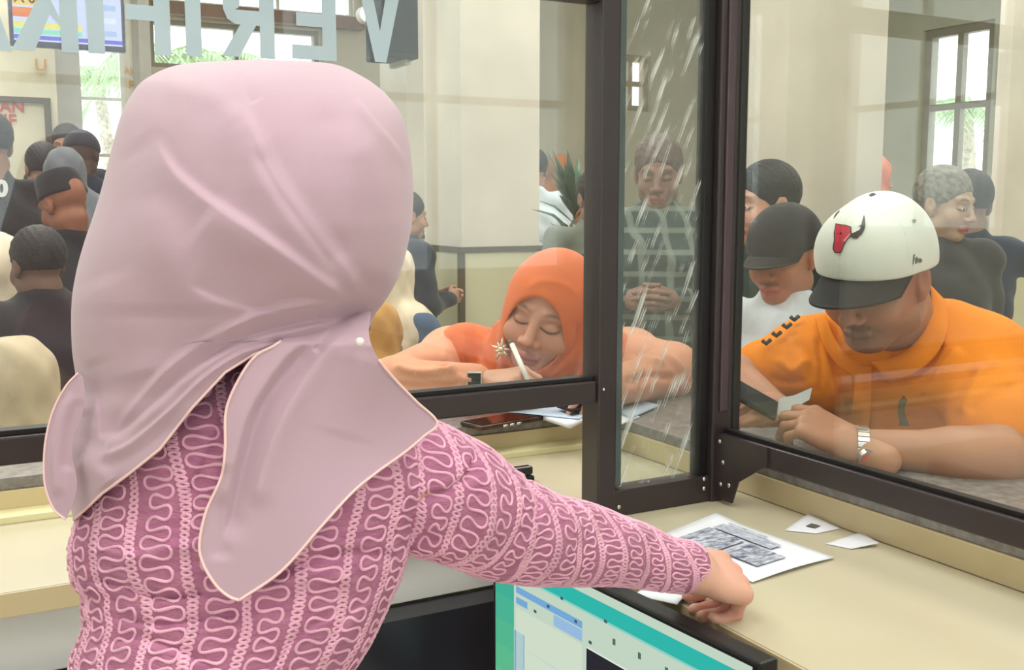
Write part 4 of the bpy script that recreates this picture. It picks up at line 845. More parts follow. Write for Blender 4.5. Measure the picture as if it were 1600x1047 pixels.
man = tag(mesh_obj('person', np.vstack([V1, V2, V3, V4]), np.vstack([Q1, Q2+ns[1], Q3+ns[2], Q4+ns[3]]), SKIN, base=MBs, colors=np.vstack([C1, paint_skin(V2, (184, 132, 104)), paint_skin(V3, sk), paint_skin(V4, sk)])), 'man in white cap and orange polo shirt leaning on the right counter', 'person')
# polo shirt
F = Field(np.minimum(shR, elL)-np.array((.25, .40, .62)), np.array((2.3, 2.15, 1.50)), .0065)
F.cap(tc+np.array((0, 0, .02)), tc-np.array((0, 0, .45)), .185, .18, .05); F.cap(shR, shL, .086, .088, .06); F.cap(P(1420, 575, 2.10), tc, .09, .15, .06)
F.ell(P(1500, 590, 2.02), (.10, .10, .085), None, .05); F.ell(P(1478, 528, 2.07), (.07, .07, .075), None, .05); F.ell(P(1300, 540, 2.14), (.05, .05, .06), None, .05); F.ell(P(1290, 580, 2.12), (.08, .08, .075), None, .05)
F.cap(shL, shL+(elL-shL)*.66, .080, .076, .04); F.cap(shR, shR+(elR-shR)*.62, .070, .064, .04)
d_ = elL-shL; sl = d_/np.linalg.norm(d_)
pf = [([(1290, 500), (1300, 560), (1320, 640), (1325, 668)], 10, -9, 1), ([(1315, 540), (1325, 590), (1345, 650)], 9, 8, 1), ([(1275, 520), (1280, 580), (1270, 620)], 7, -6, 1), ([(1300, 620), (1310, 650), (1318, 668)], 8, -8, 0), ([(1345, 575), (1340, 620), (1338, 665)], 6, -5, 1),
      ([(1470, 530), (1445, 570), (1420, 590)], 8, -8, 1), ([(1500, 540), (1470, 580), (1440, 620)], 12, 7, 1), ([(1530, 580), (1500, 600), (1480, 640), (1478, 670)], 7, -7, -1), ([(1560, 560), (1530, 590), (1500, 650)], 12, 6, -1), ([(1595, 600), (1550, 610), (1510, 645)], 8, -5, 1), ([(1400, 580), (1385, 600), (1370, 590)], 6, -6, 1),
      ([(1200, 590), (1230, 600), (1260, 595)], 6, -6, 1), ([(1210, 560), (1240, 580), (1265, 560)], 7, 5, 1), ([(1240, 530), (1265, 560), (1270, 600)], 7, -5, 0)]
polo = sdf_obj('polo_shirt', F, M_polo, man, MBs, px_folds([(a, b*1.2, c*1.5, d) for a, b, c, d in pf]))
# collar: two flaps and a placket lying on the shirt front
_pv = np.empty(len(polo.data.vertices)*3, np.float32); polo.data.vertices.foreach_get('co', _pv); _pv = _pv.reshape(-1, 3)+MBs; _px, _py, _ps = proj(_pv)
def on_shirt(p, lift=.004):
    d = np.hypot(_px-p[0], _py-p[1]); i_ = np.argsort(d)[:50]; i_ = i_[d[i_] < max(16, d.min()*1.6)]; s0 = _ps[i_].min(); return P(p[0], p[1], s0-lift)
def flap(name, inner, outer, lift, m=M_polo, thick=.004):
    n_, m2 = 26, 10; a_ = crom([(*p, 0) for p in inner], n_)[:, :2]; b_ = crom([(*p, 0) for p in outer], n_)[:, :2]; T0 = []
    for k in range(n_):
        for q in range(m2): t = q/(m2-1); T0.append(on_shirt(a_[k]*(1-t)+b_[k]*t, lift*(1-.5*t)+.003*math.sin(math.pi*t)))
    G_ = np.array(T0).reshape(n_, m2, 3)
    for _ in range(6): G_[1:-1] = (G_[:-2]+G_[2:]+2*G_[1:-1])/4; G_[:, 1:-1] = (G_[:, :-2]+G_[:, 2:]+2*G_[:, 1:-1])/4
    T0 = G_.reshape(-1, 3); B0 = T0+FW*thick; f = grid_faces(n_, m2); k = len(T0); bd = [i*m2 for i in range(n_)]+[(n_-1)*m2+q for q in range(1, m2)]+[i*m2+m2-1 for i in range(n_-2, -1, -1)]+list(range(m2-2, 0, -1))
    return mesh_obj(name, np.vstack([T0, B0]), np.vstack([f, f[:, ::-1]+k, np.array([(bd[i], bd[(i+1) % len(bd)], bd[(i+1) % len(bd)]+k, bd[i]+k) for i in range(len(bd))])]), m, polo, MBs)
flap('collar_flap', [(1455, 446), (1456, 490), (1440, 525), (1405, 556), (1362, 566)], [(1478, 470), (1482, 512), (1462, 556), (1424, 588), (1390, 598)], .012)
flap('collar_flap', [(1290, 490), (1300, 520), (1316, 545), (1334, 560), (1346, 568)], [(1274, 496), (1284, 532), (1300, 560), (1320, 580), (1336, 590)], .012)
flap('placket', [(1336, 572), (1335, 600), (1332, 640), (1328, 672)], [(1362, 574), (1362, 600), (1360, 640), (1357, 674)], .005, thick=.003)
def drop_on(px_, py_, s0, r=.006, target=None): return P(px_, py_, s0)
def surf_hit(obj, base, px_, py_):
    """where the sight line through a picture point meets a finished part"""
    me = obj.data; n = len(me.vertices); v = np.empty(n*3, np.float32); me.vertices.foreach_get('co', v); v = v.reshape(-1, 3)+base
    x, y, s = proj(v); d = np.hypot(x-px_, y-py_); i = np.argsort(d)[:60]; i = i[d[i] < max(14, d.min()*2)]; return float(s[i].min())
s_ = surf_hit(polo, MBs, 1352, 619); b_ = P(1352, 619, s_-.003)
def disc(name, p, r, m, parent, base, h=.002):
    F = Field(p-r*1.5-.006, p+r*1.5+.006, r/4); F.ell(p, (r, r, r), None, 0); V, Q = F.mesh(); w = (V-p)@FW; V = V-np.outer(w*(1-h/r), FW); return mesh_obj(name, V, Q, m, parent, base)
disc('button', b_, .0055, mat('pearl_button', (240, 225, 200), .2, .02), polo, MBs)
s_ = surf_hit(polo, MBs, 1410, 640)
mb = MB(); mb.prism([(-.007, -.030), (.012, -.030), (.006, -.015), (.002, .0), (.004, .012), (.009, .020), (.004, .030), (-.008, .018), (-.010, 0)], P(1411, 641, s_-.006), RT, UP, -FW, .002); mb.build('logo', mat('dark_green_brown_print', (74, 66, 48), .7, .03), polo, MBs)
# dark stripes on the far sleeve
for k, (x_, y_) in enumerate(((1196, 528), (1212, 516), (1228, 503), (1240, 491))):
    s_ = surf_hit(polo, MBs, x_+6, y_+8); mb = MB(); mb.tube([P(x_-5, y_+4, s_-.004), P(x_+1, y_+9, s_-.008), P(x_+8, y_+3, s_-.004)], .0045, 6); mb.build('sleeve_stripe', mat('navy_print', (42, 40, 52), .7, .03), polo, MBs, True)
# ---- caps
def capsdf(HM, sc, zcut=-.002, tilt=.10, h=.0028, grow=0.0, tall=.098):
    c0 = HM[:3, 3]; F = Field(T(HM, (0, 0, .05))-.19, T(HM, (0, 0, .05))+.19, h); Rr = HM[:3, :3]
    F.ell(T(HM, np.array((0, -.012, .030))*sc), np.array((.089+grow, .110+grow, tall+grow))*sc, Rr, 0)
    F.plane(T(HM, np.array((0, 0, .020))*sc), Rr@np.array((0, -tilt, -1.0)), .004); return F
F = capsdf(HMm, sm, tall=.114, tilt=-.22, grow=.003); F.ell(T(HMm, np.array((0, .046, .062))*sm), np.array((.078, .066, .078))*sm, HMm[:3, :3], .03); F.plane(T(HMm, np.array((0, 0, .018))*sm), HMm[:3, :3]@np.array((0, .22, -1.0)), .004)
V, Q = F.mesh(); q_ = TI(HMm, V)/sm
ang = np.arctan2(q_[:, 0], q_[:, 1]+.012); seam = np.abs((ang/(math.pi/3)) % 1-.5) > .485; N = vnormals(V, Q); up_ = np.clip((q_[:, 2]-.03)/.02, 0, 1); V = V-N*(seam*up_*.0012)[:, None]
cap = mesh_obj('cap', V, Q, M_cap, man, MBs)
def brim(HM, sc, m, name, parent, base, L=.075, w=.078, drop=.020, z0=.020, y0=.098, span=.80, rise=0.0):
    nu, nv = 40, 14; top = []; bot = []
    for j in range(nv):
        for i in range(nu):
            a = (i/(nu-1)-.5)*math.pi*span; t = j/(nv-1); ca_ = max(0, math.cos(a)); x = math.sin(a)*w*(1-.06*t); yb = y0*math.cos(a)-.014; yt = yb+L*ca_**.6*t
            z = z0+.004+rise*yb-drop*t-.9*t*(x**2)*1.2
            top.append(T(HM, np.array((x, yt, z))*sc)); bot.append(T(HM, np.array((x, yt, z-.004))*sc))
    n = nu*nv; f = grid_faces(nv, nu); o = [((nv-1)*nu+i, (nv-1)*nu+i+1, n+(nv-1)*nu+i+1, n+(nv-1)*nu+i) for i in range(nu-1)]+[(i*nu, (i+1)*nu, n+(i+1)*nu, n+i*nu) for i in range(nv-1)]+[(i*nu+nu-1, (i+1)*nu+nu-1, n+(i+1)*nu+nu-1, n+i*nu+nu-1) for i in range(nv-1)]
    return mesh_obj(name, np.array(top+bot), np.vstack([f[:, ::-1], f+n, np.array(o)]), m, parent, base)
brim(HMm, sm, M_bk, 'brim', cap, MBs, L=.082, w=.084, drop=.022, rise=.22, y0=.106)
disc('cap_button', T(HMm, np.array((0, -.012, .143))*sm), .008, M_bk, cap, MBs, .006)
# bull's head emblem, side mark and eyelet: raised patches following the crown
def onto(obj_pts, thick, name, m, parent, base, lift=.001):
    """a patch given as a picture-space polygon, wrapped on the cap crown and given thickness"""
    P2 = np.array(obj_pts, float); c2 = P2.mean(0); rings = []; 
    vv = capV; x, y, s = capP
    def hit(p): d = (x-p[0])**2+(y-p[1])**2; i = np.argsort(d)[:40]; i = i[s[i] < s[i].min()+.02]; w_ = 1/(d[i]+.5); return float((s[i]*w_).sum()/w_.sum())
    k = len(P2); V = []
    for f in (1.0, .66, .33): V += [c2+(p-c2)*f for p in P2]
    V += [c2]; top = [P(p[0], p[1], hit(p)-lift-thick) for p in V]; bot = [P(p[0], p[1], hit(p)+.001) for p in V[:k]]
    n = len(top); Fq = []
    for r_ in range(2): Fq += [(r_*k+i, r_*k+(i+1) % k, (r_+1)*k+(i+1) % k, (r_+1)*k+i) for i in range(k)]
    Fq += [(2*k+i, 2*k+(i+1) % k, 3*k) for i in range(k)]+[(i, n+i, n+(i+1) % k, (i+1) % k) for i in range(k)]
    return mesh_obj(name, np.array(top+bot), Fq, m, parent, base, False)
m_ = V@np.ones(3)*0; fr_m = (N@FW) < 0; capV = V[fr_m]; capP = proj(capV)
M_red = mat('red_embroidery', (196, 34, 58), .7, .06, 40); M_dk = mat('dark_embroidery', (48, 40, 42), .7, .05)
z5 = lambda pts: [(1240+a/4.76, 280+b/4.76) for a, b in pts]
em = onto(z5([(312, 328), (345, 334), (385, 338), (428, 352), (432, 400), (418, 430), (395, 455), (372, 500), (362, 535), (338, 552), (305, 548), (290, 520), (292, 490), (300, 455), (298, 400)]), .0022, 'bull_head_emblem', M_dk, cap, MBs)
onto(z5([(316, 333), (350, 340), (384, 344), (420, 357), (424, 396), (410, 424), (388, 450), (365, 494), (356, 528), (336, 545), (310, 541), (298, 516), (300, 488), (308, 452), (306, 400)]), .0012, 'emblem_face', M_red, em, MBs, .0035)
onto(z5([(425, 408), (455, 415), (480, 405), (505, 385), (520, 355), (522, 325), (515, 295), (524, 262), (530, 290), (534, 335), (527, 375), (508, 408), (482, 428), (478, 440), (450, 442), (424, 430)]), .0016, 'horn', M_dk, em, MBs)
onto(z5([(430, 372), (460, 380), (488, 368), (503, 345), (512, 350), (510, 372), (490, 392), (460, 404), (430, 400)]), .0014, 'horn', mat('white_embroidery', (236, 236, 230), .6, .02), em, MBs)
onto(z5([(485, 352), (505, 335), (514, 300), (518, 330), (505, 352)]), .0014, 'horn', M_dk, em, MBs)
onto(z5([(338, 232), (344, 236), (325, 258), (308, 282), (296, 294), (302, 275), (318, 250)]), .0014, 'horn', M_dk, em, MBs)
onto(z5([(342, 398), (352, 394), (362, 404), (352, 410), (340, 408)]), .0010, 'emblem_eye', M_dk, em, MBs, .005)
onto(z5([(318, 398), (326, 396), (328, 404), (318, 406)]), .0010, 'emblem_eye', M_dk, em, MBs, .005)
onto(z5([(370, 455), (420, 402), (424, 408), (378, 468)]), .0010, 'emblem_shine', mat('pale_pink_embroidery', (226, 150, 160), .6, .02), em, MBs, .005)
onto(z5([(882, 302), (900, 294), (914, 304), (908, 322), (890, 326)]), .0008, 'eyelet', mat('grey_stitching', (150, 154, 146), .7, .03), cap, MBs)
for pts in ([(893, 562), (904, 556), (898, 600), (893, 636), (886, 634)], [(904, 590), (918, 575), (926, 590), (920, 625), (908, 630)], [(926, 596), (940, 584), (958, 600), (954, 618), (930, 622)]): onto(z5(pts), .0010, 'side_mark', mat('grey_black_embroidery', (104, 104, 100), .7, .05), cap, MBs)
# wristwatch (steel, red dial)
w0 = wrL+(elL-wrL)*.04; ax3 = (elL-wrL)/np.linalg.norm(elL-wrL); n1 = np.cross(ax3, FW); n1 /= np.linalg.norm(n1); n2 = np.cross(ax3, n1)
sb = None
M_steel = mat('brushed_steel', (196, 194, 186), .25, .05, metal=.9)
for k in range(22):
    a = 2*math.pi*k/22; p = w0+.0335*(math.cos(a)*n1+math.sin(a)*n2); tg = -math.sin(a)*n1+math.cos(a)*n2; rd = math.cos(a)*n1+math.sin(a)*n2
    mb = MB(); mb.box(np.array((-.010, -.0042, -.0018)), np.array((.010, .0042, .0018)), .001); Rm = np.array([ax3, tg, rd]).T; o = mesh_obj('watch_link', np.array(mb.v)@Rm.T+p, mb.f, M_steel, man, MBs, False)
dn = (-FW*.75+UP*.1-n1*.0); dn = -FW*.8-UP*.45+RT*.1; dn /= np.linalg.norm(dn); dc = w0+dn*.036; dx = np.cross(dn, ax3); dx /= np.linalg.norm(dx); dy = np.cross(dn, dx)
def cyl(p, n, r, h, m, name, parent, base, sides=24): return MB().tube([p, p+n*h], r, sides).build(name, m, parent, base)
wcase = cyl(dc-dn*.004, dn, .0195, .010, M_steel, 'watch_case', man, MBs); cyl(dc+dn*.006, dn, .0150, .0012, mat('copper_red_dial', (206, 96, 76), .3, .08, 60), 'watch_dial', wcase, MBs)
# phone and folded note in his hands
ph0 = P(1172, 622, 1.90); e = empty('smartphone', ph0, 'black smartphone held in the hand of the white-capped man', 'phone'); Rp = Matrix((RT*.86-UP*.46+FW*.1, UP*.55+FW*.75+RT*.30, np.cross(RT*.86-UP*.46+FW*.1, UP*.55+FW*.75+RT*.30))).transposed(); Rp = Rp.to_quaternion().to_matrix()
mb = MB(); mb.box(np.array((-.040, -.022, -.004)), np.array((.055, .028, .004)), .003); mesh_obj('case', np.array(mb.v)@np.array(Rp).T+ph0, mb.f, M_bk, e, ph0, False)
mb = MB(); mb.box(np.array((-.037, -.019, .004)), np.array((.052, .025, .0046)), 0); mesh_obj('display', np.array(mb.v)@np.array(Rp).T+ph0, mb.f, mat('dark_phone_glass', (44, 52, 56), .12, .03), e, ph0, False)
nt0 = P(1232, 628, 1.93); mb = MB()
nt_pts = [[(1214, 650), (1217, 622), (1240, 617), (1268, 606), (1264, 624), (1236, 640)], ]
mb.prism([(p[0], p[1]) for p in [(-.021, -.026), (.005, -.014), (.038, .004), (.043, .026), (.010, .012), (-.017, .007)]], nt0, RT, UP, -FW, .0008)
tag(mb.build('paper_note', mat('pale_blue_paper', (206, 216, 218), .7, .02), base=nt0), 'small pale blue folded note in the hand of the white-capped man', 'paper')
# ================================================================== things on the counter and desk
M_paper = mat('white_paper', (232, 234, 240), .7, .01, 20); M_ink = mat('grey_photocopy_ink', (142, 148, 162), .8, .25, 40, rgb2=(190, 196, 206)); M_ink2 = mat('dark_photocopy_ink', (92, 98, 116), .8, .25, 60, rgb2=(150, 156, 172))
def paper(name, pts, z, m, lab, n=14, curl=None, group=None, thick=.0006, parent=None, cat='paper', base=None):
    """a sheet: four corner points seen in the picture, laid on height z, edges lifting by curl(u, v)"""
    c = [onZ(p[0], p[1], z) for p in pts]; V = []
    for i in range(n):
        for j in range(n):
            u, v = i/(n-1), j/(n-1); p = c[0]*(1-u)*(1-v)+c[1]*u*(1-v)+c[2]*u*v+c[3]*(1-u)*v; p = p+np.array((0, 0, curl(u, v) if curl else 0)); V.append(p)
    V = np.array(V); f = grid_faces(n, n); b = [i*n for i in range(n)]+[(n-1)*n+j for j in range(1, n)]+[i*n+n-1 for i in range(n-2, -1, -1)]+[j for j in range(n-2, 0, -1)]
    k = n*n; V2 = V.copy(); V2[:, 2] += thick; o = [(b[i], b[(i+1) % len(b)], b[(i+1) % len(b)]+k, b[i]+k) for i in range(len(b))]
    ob = mesh_obj(name, np.vstack([V, V2]), np.vstack([f, f[:, ::-1]+k, np.array(o)]), m, parent, V[0] if base is None else base)
    if parent is None: tag(ob, lab, cat, group)
    ob['_c'] = 0; del ob['_c']; return ob, c
def marks(parent, base, c, rects, z, m_of, name='print'):
    for k, (u0, v0, u1, v1, mm) in enumerate(rects):
        q = [c[0]*(1-u)*(1-v)+c[1]*u*(1-v)+c[2]*u*v+c[3]*(1-u)*v for u, v in ((u0, v0), (u1, v0), (u1, v1), (u0, v1))]
        V = [(p[0], p[1], z) for p in q]+[(p[0], p[1], z+.0004) for p in q]; mesh_obj(name, V, [(3, 2, 1, 0), (4, 5, 6, 7), (0, 1, 5, 4), (1, 2, 6, 5), (2, 3, 7, 6), (3, 0, 4, 7)], mm, parent, base, False)
pz = ZD+.0025
o, c = paper('photocopied_form', [(1018, 842), (1120, 806), (1304, 872), (1176, 910)], pz, M_paper, 'large white photocopied sheet with dark print under the pink-sleeved hand', curl=lambda u, v: .010*abs(u-.0)**0*max(0, (.25-v))*u*2+.003*math.sin(3*u)*v)
b0 = np.array(o.location)
M_copy = mat('mottled_photocopy_print', (212, 216, 226), .8, .2, 70, stretch=(1, 2.2, 1), rgb2=(84, 92, 116)); M_copy2 = mat('soft_grey_print', (204, 208, 220), .8, .2, 90, stretch=(2, 1, 1), rgb2=(140, 148, 166))
marks(o, b0, c, [(.18, .16, .62, .50, M_copy), (.24, .54, .60, .86, M_copy), (.65, .18, .80, .70, M_copy2), (.10, .3, .15, .7, M_copy2), (.84, .2, .87, .55, M_copy2)], pz+.0052, None)
o, c = paper('photo_scrap', [(1226, 829), (1262, 807), (1314, 826), (1276, 834)], ZD+.001, M_paper, 'small white slip with a tiny dark photo near the upstand', 8, lambda u, v: .004*u*(1-v))
marks(o, np.array(o.location), c, [(.38, .38, .62, .66, mat('dark_portrait_print', (86, 92, 80), .7, .2, 80))], ZD+.0035, None, 'photo_print')
paper('paper_slip', [(1290, 850), (1344, 832), (1374, 854), (1330, 858)], ZD+.001, M_paper, 'small blank curled slip right of the slip with a photo', 8, lambda u, v: .005*u*v)
paper('folded_receipt', [(990, 930), (1052, 912), (1088, 928), (1058, 945)], ZD+.003, mat('cool_white_paper', (222, 232, 236), .6, .02), 'folded white receipt sticking out below the pink cuff', 8, lambda u, v: .004*math.sin(6*u))
# stapler-like dark clip behind the sleeve
p = onZ(822, 752, ZD); e = empty('stapler', p, 'small black stapler peeking over the pink sleeve on the desk', 'stapler')
MB().box(p+np.array((-.05, -.012, 0)), p+np.array((.012, .012, .012)), .003).build('base', M_bk, e, p); MB().box(p+np.array((-.05, -.011, .010)), p+np.array((-.030, .011, .024)), .002).build('hinge', M_screw, e, p); MB().box(p+np.array((-.05, -.010, .014)), p+np.array((.010, .010, .030)), .004).build('arm', M_dark, e, p)
# front ledge: phone in a brown case, stacked papers, pale sheets behind the streaked pane
p = onZ(785, 661, ZS); e = empty('smartphone', p, 'smartphone in brown patterned case lying on the front stone ledge', 'phone')
Rz = Matrix.Rotation(math.radians(12), 3, 'Z')
MB().box(p+np.array((-.085, -.036, 0)), p+np.array((.085, .036, .010)), .004, Rz, p).build('case', mat('brown_tortoise_case', (86, 58, 44), .25, .2, 30, rgb2=(38, 28, 26)), e, p, True)
MB().box(p+np.array((-.078, -.031, .0101)), p+np.array((.078, .031, .0108)), .0, Rz, p).build('display', mat('black_screen_glass', (24, 22, 24), .12, .02), e, p)
for k in range(3): MB().tube([p+np.array((-.02+.018*k, -.0405+.004*k, .003)), p+np.array((-.008+.018*k, -.0385+.004*k, .003))], .0028, 6).build('side_button', M_screw, e, p, True)
pb = mat('pale_blue_form_paper', (196, 214, 232), .7, .02)
paper('form_sheet', [(795, 644), (850, 636), (925, 643), (905, 655)], ZS+.012, pb, 'pale blue form on top of the papers by the glass post', 8, lambda u, v: .004*u)
paper('paper_stack', [(845, 655), (905, 646), (930, 652), (890, 670)], ZS+.001, M_paper, 'small stack of white papers under the pale blue form', 6, None, thick=.009)
paper('folder', [(870, 637), (905, 632), (930, 636), (895, 645)], ZS+.022, M_bk, 'thin black folder lying on the papers by the glass post', 5, None, thick=.006)
paper('document', [(958, 640), (1000, 628), (1030, 635), (985, 655)], ZS+.003, pb, 'pale blue document on the stone behind the streaked pane', 6, None, thick=.004)
paper('document', [(940, 652), (978, 640), (1000, 652), (960, 668)], ZS+.001, M_paper, 'white document on the stone behind the streaked pane', 6, None, thick=.0015)
# ------------------------------------------------------------------ monitor
A0, A1 = np.array((.713, 1.352, 0)), np.array((.755, .835, 0)); du = (A1-A0)/np.linalg.norm(A1-A0); Wm = np.linalg.norm(A1-A0); nrm = np.array((du[1], -du[0], 0)); nrm = nrm if nrm[0] < 0 else -nrm
ztop, Hm = .9, .31; tilt = -nrm*0+np.array((0, 0, 1.0)); org = A0+np.array((0, 0, ztop-Hm))
e = empty('monitor', (.80, 1.09, .50), 'black desktop monitor showing a teal and white form below the pink sleeve', 'monitor'); ML = np.array(e.location)
def slab(name, u0, u1, z0, z1, d0, d1, m, par=e, bev=0.0):
    mb = MB(); mb.box(np.array((u0, d0, z0)), np.array((u1, d1, z1)), bev); V = np.array(mb.v); V = org+V[:, :1]*du+V[:, 1:2]*nrm+V[:, 2:3]*np.array((0, 0, 1)); return mesh_obj(name, V, mb.f, m, par, ML, False)
slab('bezel', -.010, Wm+.012, -.018, Hm+.008, -.028, .0, mat('black_monitor_plastic', (26, 26, 28), .35, .03), bev=.004)
SCR = 1.0; scr = slab('screen', 0, Wm, 0, Hm, 0, .0012, emis('screen_pale_grey_green', (194, 212, 194), SCR))
el = emis
def sp(u0, u1, z0, z1, rgb, k=1): slab('screen_panel', u0, u1, z0, z1, .0012, .0012+.0003*k, el('screen_%d_%d_%d' % rgb, rgb, SCR), scr)
for k in range(8): sp(0, .050, Hm*k/8, Hm*(k+1)/8, (int(120-62*(k/7)), int(196-24*(k/7)), int(130+24*(k/7))))
sp(.050, Wm, Hm-.034, Hm-.012, (50, 182, 170)); sp(.050, Wm, Hm-.037, Hm-.034, (140, 206, 196))
sp(.056, .215, Hm-.062, Hm-.052, (116, 168, 214)); sp(.056, .085, Hm-.078, Hm-.068, (116, 168, 214)); sp(.150, .215, Hm-.080, Hm-.064, (150, 186, 222)); sp(.056, .215, .03, Hm-.084, (206, 220, 200))
sp(.052, .078, 0, Hm-.12, (110, 166, 208)); sp(.085, .215, Hm-.142, Hm-.139, (150, 190, 214)); sp(.225, .40, 0, Hm-.085, (44, 44, 50)); sp(.226, .40, Hm-.085, Hm-.083, (226, 236, 224))
for k in range(7): sp(.070+.032*k, .076+.032*k, Hm-.0585+(.022 if k % 3 == 0 else -.018 if k % 2 else 0), Hm-.0545+(.022 if k % 3 == 0 else -.018 if k % 2 else 0), (70, 90, 96), 2)
for k in range(3): sp(.28+.05*k, .285+.05*k, Hm-.060, Hm-.052, (84, 108, 84), 2)
box_obj('stand', (.775, 1.06, .52), (.80, 1.14, .75), MATS['black_monitor_plastic'], e, ML, .006); box_obj('foot', (.70, .98, .50), (.83, 1.22, .515), MATS['black_monitor_plastic'], e, ML, .005)
e = empty('low_table', (.60, 1.0, 0), 'low white table under the counter carrying the monitor', 'table')
box_obj('table_top', (.45, .55, .475), (.86, 1.45, .50), M_white, e, e.location, .003)
for x_ in (.47, .82):
    for y_ in (.57, 1.41): box_obj('leg', (x_, y_, 0), (x_+.03, y_+.03, .475), M_dark, e, e.location, .002)

# ================================================================== the waiting crowd
def person_at(px, py_top, s, H, face, lab, skin, hair='short', haircol=(30, 27, 28), top=(60, 60, 62), bottom=(50, 54, 66), pose='down', group='people waiting in the hall', bulk=1.0, lean=0.0, sleeve=(0.95), hood=None, seated=False, detail=.0, eyes=True, moust=0, coat=None, headpitch=6, headyaw=0, capb=None):
    """a dressed standing (or seated) figure: head top at picture point (px, py_top), distance s; face = heading in degrees, 0 = towards -Y"""
    topP = P(px, py_top, s); x0, y0, zt_ = topP; scl = H/1.68; drop = 0.0
    
    if seated: scl = zt_/1.24; H = 1.68*scl
    foot = np.array((x0, y0, zt_-H)); zf = foot[2]
    a = math.radians(face); R3 = np.array(((math.cos(a), math.sin(a), 0), (math.sin(a), -math.cos(a), 0), (0, 0, 1)))  # local x, y(forward) -> world
    R3 = np.array(((-math.cos(a), math.sin(a), 0), (-math.sin(a), -math.cos(a), 0), (0, 0, 1))); g = lambda x, y, z: foot+R3@(np.array((x, y, z))*scl)
    base = np.array((x0, y0, 0.0)); h = .0125
    zo = -foot[2]/scl; gl = lambda x, y, z: g(x, y, z if z > .9 else zo+(z)*(.92-zo)/.92)
    hd = np.eye(4); hp = math.radians(headpitch); hy = math.radians(headyaw); Rh = np.array(((math.cos(hy), -math.sin(hy), 0), (math.sin(hy), math.cos(hy), 0), (0, 0, 1)))@np.array(((1, 0, 0), (0, math.cos(hp), math.sin(hp)), (0, -math.sin(hp), math.cos(hp))))
    hd[:3, :3] = R3@Rh; hd[:3, 3] = g(0, lean*.55+.01, 1.68-.128)
    F = Field(hd[:3, 3]-.16, hd[:3, 3]+.17, .0042); head_sdf(F, hd, scl*1.0, ears=(hair != 'hijab')); F.cap(T(hd, (0, -.02, -.06)), g(0, lean*.4-.01, 1.40), .055*scl, .062*scl, .02); V1, Q1 = F.mesh()
    C1 = head_paint(V1, hd, scl, skin, eyes=eyes, moustache=moust)
    b = bulk; zs = 1.36
    sh = [g(s_*.175*b, lean*.35, zs) for s_ in (-1, 1)]
    if pose == 'down': el = [g(s_*.225*b, lean*.2-.02, 1.08) for s_ in (-1, 1)]; wr = [g(s_*.215*b, lean*.2+.08, .86) for s_ in (-1, 1)]
    elif pose == 'front': el = [g(s_*.24*b, lean*.3+.02, 1.10) for s_ in (-1, 1)]; wr = [g(s_*.08, lean*.3+.22, 1.12) for s_ in (-1, 1)]
    elif pose == 'reach': el = [g(-.23*b, lean*.3, 1.09), g(.45*b, .05, 1.27)]; wr = [g(-.1, .2, 1.0), g(.68*b, .10, 1.26)]
    else: el = [g(-.23*b, lean*.3, 1.09), g(.22*b, .05, 1.10)]; wr = [g(-.10, .22, 1.02), g(.10, .16, 1.30)]
    lo_ = np.minimum.reduce([*sh, *el, *wr, g(-.2, -.2, 0), g(.2, .2, 0), g(0, 0, 1.5)])-.22; hi_ = np.maximum.reduce([*sh, *el, *wr, g(-.2, -.2, 0), g(.2, .2, 0), g(0, 0, 1.5)])+.22
    lo_[2] = -.03; F = Field(lo_, hi_, h)
    def torso(gr):
        F.cap(sh[0], sh[1], .055+gr, None, .05); F.cap(g(-.075*b, lean*.3, 1.22), g(-.06*b, 0, .95), .105*b+gr, .10*b+gr, .05); F.cap(g(.075*b, lean*.3, 1.22), g(.06*b, 0, .95), .105*b+gr, .10*b+gr, .05); F.cap(g(0, lean*.4-.01, 1.42), g(0, lean*.3, 1.3), .055+gr, .1+gr, .04)
    def legs(gr):
        for s_ in (-1, 1):
            if seated: F.cap(g(s_*.09, 0, .92), g(s_*.11, .40, .88), .085+gr, .062+gr, .04); F.cap(g(s_*.11, .40, .88), g(s_*.11, .38, .48), .058+gr, .042+gr, .02)
            else: F.cap(gl(s_*.085, 0, .92), gl(s_*.10, .02, .48), .088+gr, .060+gr, .04); F.cap(gl(s_*.10, .02, .48), gl(s_*.105, 0, .09), .056+gr, .040+gr, .02)
    torso(-.012); legs(-.012)
    for i, s_ in ((0, -1), (1, 1)):
        F.cap(sh[i], el[i], .045, .038, .02); F.cap(el[i], wr[i], .036, .026, .01)
        if not seated: F.cap(gl(s_*.105, -.02, .045), gl(s_*.115, .15, .040), .04, .034, .02)
        else: F.cap(g(s_*.11, .36, .485), g(s_*.11, .52, .48), .036, .030, .02)
    V2, Q2 = F.mesh(); C2 = paint_skin(V2, skin); Vh, Qh, Ch = [], [], []; off = len(V1)+len(V2)
    for i, s_ in ((0, -1), (1, 1)):
        d_ = (wr[i]-el[i])/np.linalg.norm(wr[i]-el[i]); Hh = hframe(wr[i], wr[i]+d_, R3@np.array((s_*.8, .4, .2))); Fh = Field(wr[i]+d_*.08-.15, wr[i]+d_*.08+.15, .0045); Fh.cap(wr[i]-d_*.04, wr[i], .026, .023, .004); hand_sdf(Fh, Hh, side=s_*-1, curl=(.4, .5, .55, .6), sc=scl); Vx, Qx = Fh.mesh(); Vh.append(Vx); Qh.append(Qx+off); Ch.append(paint_skin(Vx, skin)); off += len(Vx)
    ob = tag(mesh_obj('person', np.vstack([V1, V2, *Vh]), np.vstack([Q1, Q2+len(V1), *Qh]), SKIN, base=base, colors=np.vstack([C1, C2, *Ch])), lab, 'person', group)
    cn = lambda c: 'cloth_%d_%d_%d' % tuple(c)
    F = Field(lo_, hi_, h*.9); torso(.016)
